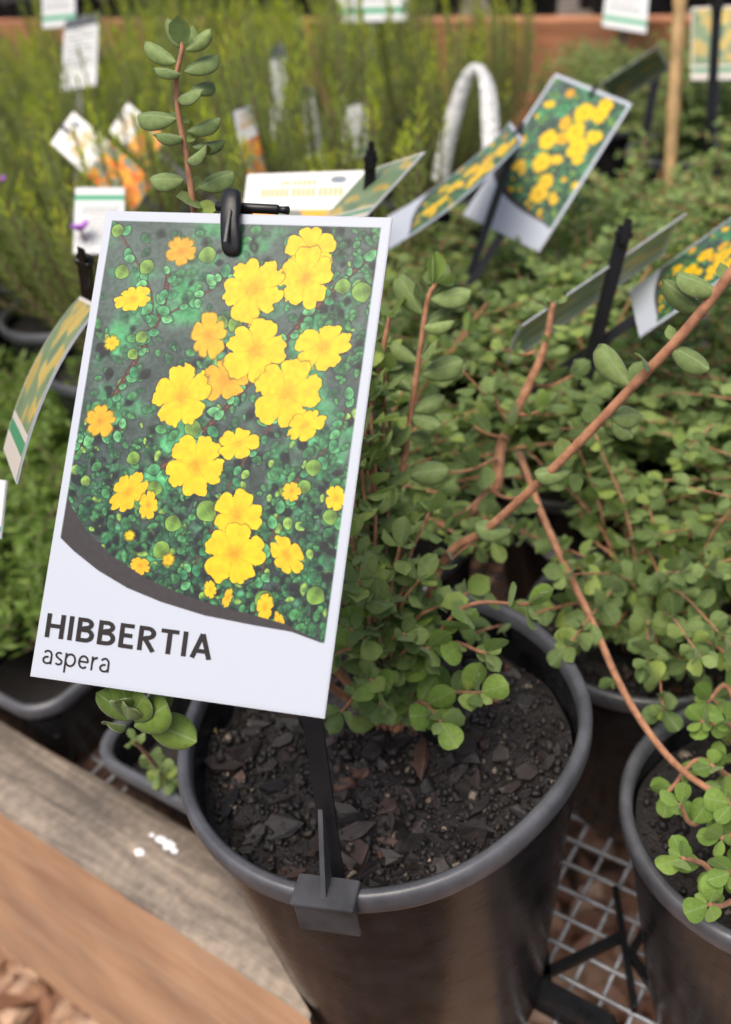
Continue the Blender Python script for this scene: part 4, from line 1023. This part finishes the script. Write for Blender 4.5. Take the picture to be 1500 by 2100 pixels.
# ---- lettering by strokes
def stroke(pts, w, closed=False):
    V = []; Fc = []; n = len(pts); P = [np.array(p, float) for p in pts]
    for i in range(n):
        a = P[i - 1] if (i or closed) else P[0]; b = P[(i + 1) % n] if (i < n - 1 or closed) else P[-1]
        d = b - a; d /= np.linalg.norm(d) + 1e-9; q = np.array([-d[1], d[0]]) * w / 2; V += [P[i] - q, P[i] + q]
    for i in range(n - (0 if closed else 1)): j = (i + 1) % n; Fc.append((2 * i, 2 * i + 1, 2 * j + 1, 2 * j))
    return V, Fc
def arc(cx, cy, rx, ry, a0, a1, n=18): return [(cx + rx * math.cos(math.radians(a0 + (a1 - a0) * k / n)), cy + ry * math.sin(math.radians(a0 + (a1 - a0) * k / n))) for k in range(n + 1)]
W_ = .168   # stroke for cap height 1, y up
def cap_letter(ch):
    h = W_ / 2
    if ch == 'H': return [[(h, 0), (h, 1)], [(.68 - h, 0), (.68 - h, 1)], [(h, .5), (.68 - h, .5)]], .68
    if ch == 'I': return [[(h, 0), (h, 1)]], W_
    if ch == 'B': return [[(h, 0), (h, 1)], [(h, 1 - h)] + arc(.30, .755, .20, .245 - h, 90, -90) + [(h, .51)], [(h, .51)] + arc(.32, .29, .235, .29 - h, 90, -90)[0:1] + arc(.32, .51 / 2 + h / 2, .235, .51 / 2 - h / 2, 90, -90) + [(h, h)]], .62
    if ch == 'E': return [[(h, 0), (h, 1)], [(h, 1 - h), (.50, 1 - h)], [(h, .52), (.46, .52)], [(h, h), (.52, h)]], .53
    if ch == 'R': return [[(h, 0), (h, 1)], [(h, 1 - h)] + arc(.30, .725, .22, .275 - h, 90, -90) + [(h, .45)], [(.27, .45), (.56, 0)]], .63
    if ch == 'T': return [[(0, 1 - h), (.62, 1 - h)], [(.31, 0), (.31, 1)]], .62
    if ch == 'A': return [[(.07, 0), (.36, 1 - .01)], [(.65, 0), (.36, 1 - .01)], [(.18, .30), (.54, .30)]], .72
w2 = .15
def low_letter(ch):   # x-height 1
    h = w2 / 2
    if ch == 'a': return [arc(.36, .98 - .35, .30, .37 - h + .03, 150, 0) + [(.66, 0)], arc(.36, .28, .30, .28 - h * .6, 75, 360) + [(.66, .52)]], .76
    if ch == 's': return [arc(.29, .74, .23, .26 - h, 40, 250, 14) + arc(.29, .27, .25, .27 - h, 75, -145, 14)], .56
    if ch == 'p': return [[(h, 1), (h, -.45)], arc(.44, .5, .365, .5 - h, 0, 360, 28)], .84
    if ch == 'e': return [[(.09, .52), (.75, .52)] + arc(.42, .5, .335, .5 - h, 5, 315, 26)], .82
    if ch == 'r': return [[(h, 0), (h, 1)], [(h, .55)] + arc(.40, .52, .32, .48 - h, 165, 78, 10)], .48
def lettering(word, fn, width, S, N, o, ex, ey, parent, scale, gap):
    """o origin (u,v); ex, ey card-space vectors for one unit right / one unit up"""
    x = 0
    for ch in word:
        st, adv = fn(ch); V = []; Fc = []
        for k, s in enumerate(st):
            v, f = stroke([(p[0] + x, p[1]) for p in s], width)
            b = len(V)
            for q in v:
                uv = o + ex * q[0] * scale + ey * q[1] * scale; V.append(S(uv[0], uv[1], .00022 + .00003 * k))
            Fc += [tuple(i + b for i in r) for r in f]
        obj('letter_' + ch.lower(), mesh_np('letter', V, Fc, M_INK, False), parent)
        x += adv + gap
    return x

# hero card
TL, A, B = pose(HERO, .127)
hc, HS, HN = card(TL, A, B, paint_hib(340, 540), 'large sharp plant label reading HIBBERTIA aspera with yellow flowers, clipped to the round pot')
uv = lambda x, y: np.array([card_mm(x, y)[0] / CW, card_mm(x, y)[1] / CH])
# HIBBERTIA: baseline from the foot of the H to the foot of the A
tw = sum(cap_letter(c)[1] for c in 'HIBBERTIA') + .14 * 8
p0, p1, ph = uv(92, 1306), uv(433, 1354), uv(99, 1257)
ex = (p1 - p0) / tw; ey = ph - p0
lettering('HIBBERTIA', cap_letter, W_, HS, HN, p0, ex, ey, hc, 1.0, .14)
tw = sum(low_letter(c)[1] for c in 'aspera') + .19 * 5
p0, p1, ph = uv(87, 1360), uv(224, 1380), uv(91, 1332)
lettering('aspera', low_letter, w2, HS, HN, p0, (p1 - p0) / tw, ph - p0, hc, 1.0, .19)

# hero stake: shaft, foot clip on the rim, head with cross bar and peg
stk = thing('label_stake', 'black plastic stake clipped on the rim of the labelled round pot', 'stake')
foot = onz(686, 1790, RIMZ - .002); head = HS(.47, -.012, -.0042)
d = head - foot; Ls = np.linalg.norm(d); dz = d / Ls; sx = np.cross(dz, HN); sx /= np.linalg.norm(sx); sy = np.cross(sx, dz)
V1, F1 = box(foot + d * .5 + dz * -.008, dz * (Ls / 2 + .009), sx * .0029, sy * .0007, .0003)
V3, F3 = box(foot + d * .5 - sy * .0012, dz * (Ls / 2), sx * .0007, sy * .0012, .0002)
obj('shaft', mesh_np('shaft', *join([(V1, F1), (V3, F3)]), M_STAKE, False), stk)
# rim clip
ra = math.atan2(foot[1] - MC[1], foot[0] - MC[0]); er = np.array([math.cos(ra), math.sin(ra), 0]); et = np.array([-er[1], er[0], 0]); ez = np.array([0, 0, 1.0])
rc = MC + er * (.075 * rf_main(ra, RIMZ))
cl = []
cl.append(box(rc + er * -.0012 + ez * (RIMZ + .0009), et * .0098, er * .0052, ez * .0008, .0004))
cl.append(box(rc + er * .0014 + ez * (RIMZ - .0068), et * .0098, er * .0009, ez * .0074, .0004))
cl.append(box(rc + er * -.0062 + ez * (RIMZ - .006), et * .0065, er * .0008, ez * .0066, .0003))
co = obj('rim_clip', mesh_np('rim_clip', *join(cl), M_CLIP, False), stk)
g0 = rc + er * -.0005 + ez * (RIMZ + .0017)
V = [g0 + er * .0015 - et * .0008, g0 + er * .0015 + et * .0008, g0 - er * .006 + et * .0008, g0 - er * .006 - et * .0008,
     g0 - er * .006 + dz * .022 + et * .0007, g0 - er * .006 + dz * .022 - et * .0007]
obj('gusset', mesh_np('gusset', V, [(0, 1, 2, 3), (0, 3, 5), (1, 4, 2), (0, 5, 4, 1), (2, 4, 5, 3)], M_CLIP, False), stk)
# cross bar behind the card top, peg folding over the top edge into the slot
cdir = A / np.linalg.norm(A); ddir = B / np.linalg.norm(B)
c0 = HS(.50, -.011, -.0045)
V, Fc = tube([HS(.38, -.026, -.0030), HS(.385, -.026, -.0030), HS(.60, -.022, -.0030), HS(.605, -.0218, -.0030)], [.0010, .0013, .0013, .0010], 10)
obj('cross_bar', mesh_np('cross_bar', V, Fc, M_STAKE), stk)
V, Fc = tube([HS(.60, -.0218, -.0030), HS(.638, -.0205, -.0030)], [.0009, .0011], 10); obj('cross_bar_tip', mesh_np('cross_bar_tip', V, Fc, M_STAKE), stk)
def peg(w0, pts):
    V = []; Fc = []; n = 12
    for (u, v, h, w_, th) in pts:
        c = HS(u, v, h)
        for k in range(n):
            a = 2 * math.pi * k / n; x = math.copysign(abs(math.cos(a)) ** .6, math.cos(a)); y = math.copysign(abs(math.sin(a)) ** .6, math.sin(a))
            V.append(c + cdir * w_ * x + HN * th * y)
    for i in range(len(pts) - 1):
        for k in range(n): Fc.append((i * n + k, i * n + (k + 1) % n, i * n + n + (k + 1) % n, i * n + n + k))
    Fc.append(tuple(range(n))[::-1]); Fc.append(tuple((len(pts) - 1) * n + k for k in range(n)))
    return V, Fc
V, Fc = peg(0, [(.447, -.050, .0005, .0006, .0008), (.449, -.049, .0006, .0018, .0012), (.452, -.043, .0008, .0024, .0016), (.458, -.02, .0016, .0026, .0019), (.466, .02, .0021, .0027, .0016), (.474, .055, .0016, .0028, .0013), (.478, .078, .0010, .0027, .0010), (.4795, .088, .0006, .0021, .0008), (.480, .092, .0004, .0010, .0006)])
obj('peg', mesh_np('peg', V, Fc, M_STAKE), stk)
V, Fc = box(HS(.470, .04, .0040), cdir * .0005, HN * .0004, ddir * .0045, .0002); obj('peg_ridge', mesh_np('peg_ridge', V, Fc, M_CLIP, False), stk)
for u_ in (.4545,):
    V, Fc = box(HS(u_, -.012, -.002), cdir * .0016, HN * .0045, ddir * .0014, .0003); obj('peg_root', mesh_np('peg_root', V, Fc, M_STAKE, False), stk)

# ---- other labels
IMG_H = paint_hib(84, 133, True); IMG_G = [paint_gold(70, 110, s) for s in (1, 7, 12)]; IMG_B = paint_back(60, 95); IMG_O = [paint_olive(50, 80, s) for s in (2, 9)]; IMG_Y = paint_grey(50, 80)
def stake(label, a, b, w_=.0026, mat=M_STAKE, peg_=True):
    t = thing('label_stake', label, 'stake'); a, b = np.asarray(a), np.asarray(b); d = b - a; L = np.linalg.norm(d); d /= L
    s = np.cross(d, FW); s /= np.linalg.norm(s); y = np.cross(s, d)
    V, Fc = box((a + b) / 2, d * L / 2, s * w_, y * .0012, .0004); obj('shaft', mesh_np('shaft', V, Fc, mat, False), t)
    if peg_:
        V, Fc = box(a + d * .004 - y * .0 , s * w_ * 1.25, d * .0014, y * .0022, .0005); obj('cross_bar', mesh_np('cross_bar', V, Fc, mat, False), t)
        V, Fc = box(a + d * .004 - FW * .003, s * w_ * .55, d * .006, FW * .0012, .0004); obj('peg', mesh_np('peg', V, Fc, mat, False), t)
    return t
def lab(corners, img, label, slabel=None, h=.127, d=None, bend=0.0, drop=.10):
    if d is None: TL, A, B = pose(corners, h)
    else:
        q = [atd(c[0], c[1], k) for c, k in zip(corners, d)]; TL, A, B = q[0], q[1] - q[0], ((q[3] - q[0]) + (q[2] - q[1])) / 2
    N = np.cross(B, A)
    # printed face towards the camera
    t, S, N = card(TL, A, B, img, label, bend=bend, thick=.0006)
    print('LABEL', label[:40], 'W %.3f H %.3f d %.2f z %.2f..%.2f' % (np.linalg.norm(A), np.linalg.norm(B), proj(TL)[2], TL[2], (TL + B)[2]))
    if slabel:
        a = S(.5, -.02, -.003); e = B / np.linalg.norm(B)
        if e[2] > -.35: e = np.array([e[0] * .3, e[1] * .3, -1]); e /= np.linalg.norm(e)
        zb = min(drop, a[2] - .05); b = a + e * ((a[2] - zb) / -e[2]); stake(slabel, a, b)
    return S
lab([(1140, 150), (1297, 212), (1106, 517), (950, 440)], IMG_H, 'tilted plant label with yellow flowers and white lower end, clear of the leaves', 'black stake holding the tilted yellow-flowered label')
lab([(1052, 262), (1078, 300), (812, 505), (785, 480)], IMG_H, 'yellow-flowered label seen almost edge-on beside the tilted yellow-flowered label', None, d=(.62, .55, .47, .54), bend=.004)
stake('black stake crossing in front of the tilted yellow-flowered label', atd(1068, 262, .575), atd(952, 600, .60))
lab([(508, 357), (748, 349), (690, 520), (525, 520)], IMG_G[0], 'white label with gold lettering directly behind the clip of the big card', None, d=(.50, .47, .46, .49))
lab([(752, 350), (872, 310), (770, 460), (620, 460)], IMG_O[0], 'olive and yellow label back beside the white gold-lettered label', None, d=(.44, .40, .40, .44))
stake('black stake in front of the olive and yellow label back', atd(762, 306, .415), atd(750, 520, .44))
lab([(480, 228), (516, 212), (547, 356), (506, 372)], IMG_G[1], 'narrow white label turned sideways with an orange picture at its foot', 'black stake of the narrow sideways white label', d=(.66, .70, .66, .62))
lab([(104, 293), (150, 228), (318, 372), (268, 440)], IMG_G[0], 'white label with gold lettering and red picture lying slanted over the feathery plants', 'black stake of the slanted red-picture label', h=.10)
lab([(225, 268), (262, 210), (345, 285), (300, 335)], IMG_G[2], 'orange-picture label half hidden behind the slanted red-picture label', 'black stake of the half hidden orange-picture label', d=(.80, .80, .78, .78))
lab([(255, 520), (150, 520), (165, 388), (245, 380)], IMG_B, 'pale label back with green stripe behind the corner of the big card', None, d=(.52, .52, .54, .54))
lab([(133, 42), (203, 27), (194, 165), (128, 195)], IMG_Y, 'grey-white label with dark top edge among the needle shrubs', 'black stake of the grey-white dark-topped label', d=(.98, .95, .93, .96))
lab([(85, -60), (152, -70), (142, 52), (100, 58)], IMG_B, 'white label back rising above the dark-topped label', None, d=(1.12, 1.08, 1.08, 1.1))
lab([(695, -90), (840, -100), (822, 68), (704, 20)], IMG_B, 'white label back with green stripe high among the needle shrubs', 'black stake of the green-striped white label among the needles', d=(1.1, 1.05, 1.05, 1.1))
lab([(606, 180), (640, 178), (674, 332), (624, 342)], IMG_Y, 'beige label edge between the needle shoots behind the big card', 'black stake of the beige label between needle shoots', d=(.80, .77, .77, .8))
lab([(701, 222), (750, 210), (744, 322), (716, 332)], IMG_B, 'small grey label with faint text behind the olive and yellow label', 'black stake of the small grey label', d=(.86, .82, .82, .86))
lab([(556, 95), (585, 92), (588, 290), (556, 290)], IMG_Y, 'thin grey label buried in the needle shrubs beside the beige label', 'black stake of the thin grey buried label', d=(.95, .92, .9, .93))
lab([(148, 594), (186, 612), (72, 916), (-70, 960)], IMG_O[1], 'olive label back with green and white stripes leaning beside the big card', None, d=(.37, .33, .27, .31), bend=-.004)
stake('black stake at the top of the striped olive label back', atd(172, 520, .355), atd(192, 700, .40))
lab([(1402, 434), (1066, 662), (1150, 712), (1262, 540)], np.minimum(235, IMG_O[0] * .85 + 55), 'clear-edged olive label seen from below its curved top edge', None, d=(.47, .405, .43, .50), bend=.002)
stake('thick black stake of the clear-edged olive label', atd(1284, 462, .43), atd(1165, 915, .475), .0033)
lab([(1530, 425), (1588, 500), (1314, 677), (1289, 607)], IMG_H, 'yellow-flowered label with white end poking out behind the long reddish branch', 'black stake of the label behind the long reddish branch', d=(.46, .40, .43, .48))
lab([(1248, -60), (1335, -50), (1308, 66), (1252, 55)], IMG_B, 'pale label back above the orange-brown board', 'black stake of the pale label above the board', d=(1.3, 1.25, 1.2, 1.25))
lab([(1420, 15), (1520, 10), (1520, 165), (1418, 162)], IMG_O[1], 'olive grey label behind the bamboo cane', 'black stake of the olive grey label behind the cane', d=(.88, .86, .84, .86))
lab([(1232, 172), (1348, 96), (1350, 158), (1285, 200)], IMG_O[0], 'translucent olive label just above the tilted yellow-flowered label', None, d=(.86, .80, .82, .88))
lab([(-70, 975), (13, 985), (-4, 1092), (-80, 1100)], IMG_B, 'white label corner in front of the feathery plants', None, d=(.33, .31, .30, .32))
stake('upright black stake beside the bamboo cane', atd(1472, 5, .80), atd(1448, 420, .86), .004)
stake('leaning black stake between the tilted label and the bamboo cane', atd(1352, 118, .86), atd(1296, 440, .9), .0042)
# white looped tag
lp = [(902, 372), (918, 290), (938, 215), (962, 150), (984, 140), (1000, 180), (1006, 250), (1010, 345)]
P = bez([atd(x, y, .86 - .012 * i) for i, (x, y) in enumerate(lp)], 6)
V = []; Fc = []
side = IX * .25 + FW * .55; side /= np.linalg.norm(side)
for i, p in enumerate(P):
    t_ = P[min(i + 1, len(P) - 1)] - P[max(i - 1, 0)]; t_ /= np.linalg.norm(t_); nn = np.cross(t_, side); nn /= np.linalg.norm(nn)
    nn = np.cross(t_, FW); nn /= np.linalg.norm(nn); hw = .0075 - .0035 * math.exp(-((i - len(P) * .52) / 7) ** 2); V += [p - nn * hw - FW * .0006, p + nn * hw - FW * .0006, p + nn * hw + FW * .0006, p - nn * hw + FW * .0006]
for i in range(len(P) - 1):
    for k in range(4): Fc.append((i * 4 + k, i * 4 + (k + 1) % 4, i * 4 + 4 + (k + 1) % 4, i * 4 + 4 + k))
lt = obj('loop_tag', mesh_np('loop_tag', V, Fc, mat_simple('loop_tag_print', (.52, .53, .52), .5, .45, 260))); lt['label'] = 'white plastic tag bent into a loop among the needle shrubs'; lt['category'] = 'plant tag'
# bamboo cane with nodes
a, b = atd(1402, -120, .74), atd(1362, 560, .82); b = a + (b - a) * 1.25
pts, rad = [], []
for i in range(41):
    s = i / 40; pts.append(a + (b - a) * s); rad.append(.0052 * (1 + (.16 if i % 10 == 5 else 0) + .05 * math.sin(i * 1.7)))
bc = obj('bamboo_cane', mesh_np('bamboo_cane', *tube(pts, rad, 12), M_BAMBOO)); bc['label'] = 'upright pale bamboo cane among the taller leafy shrubs'; bc['category'] = 'cane'
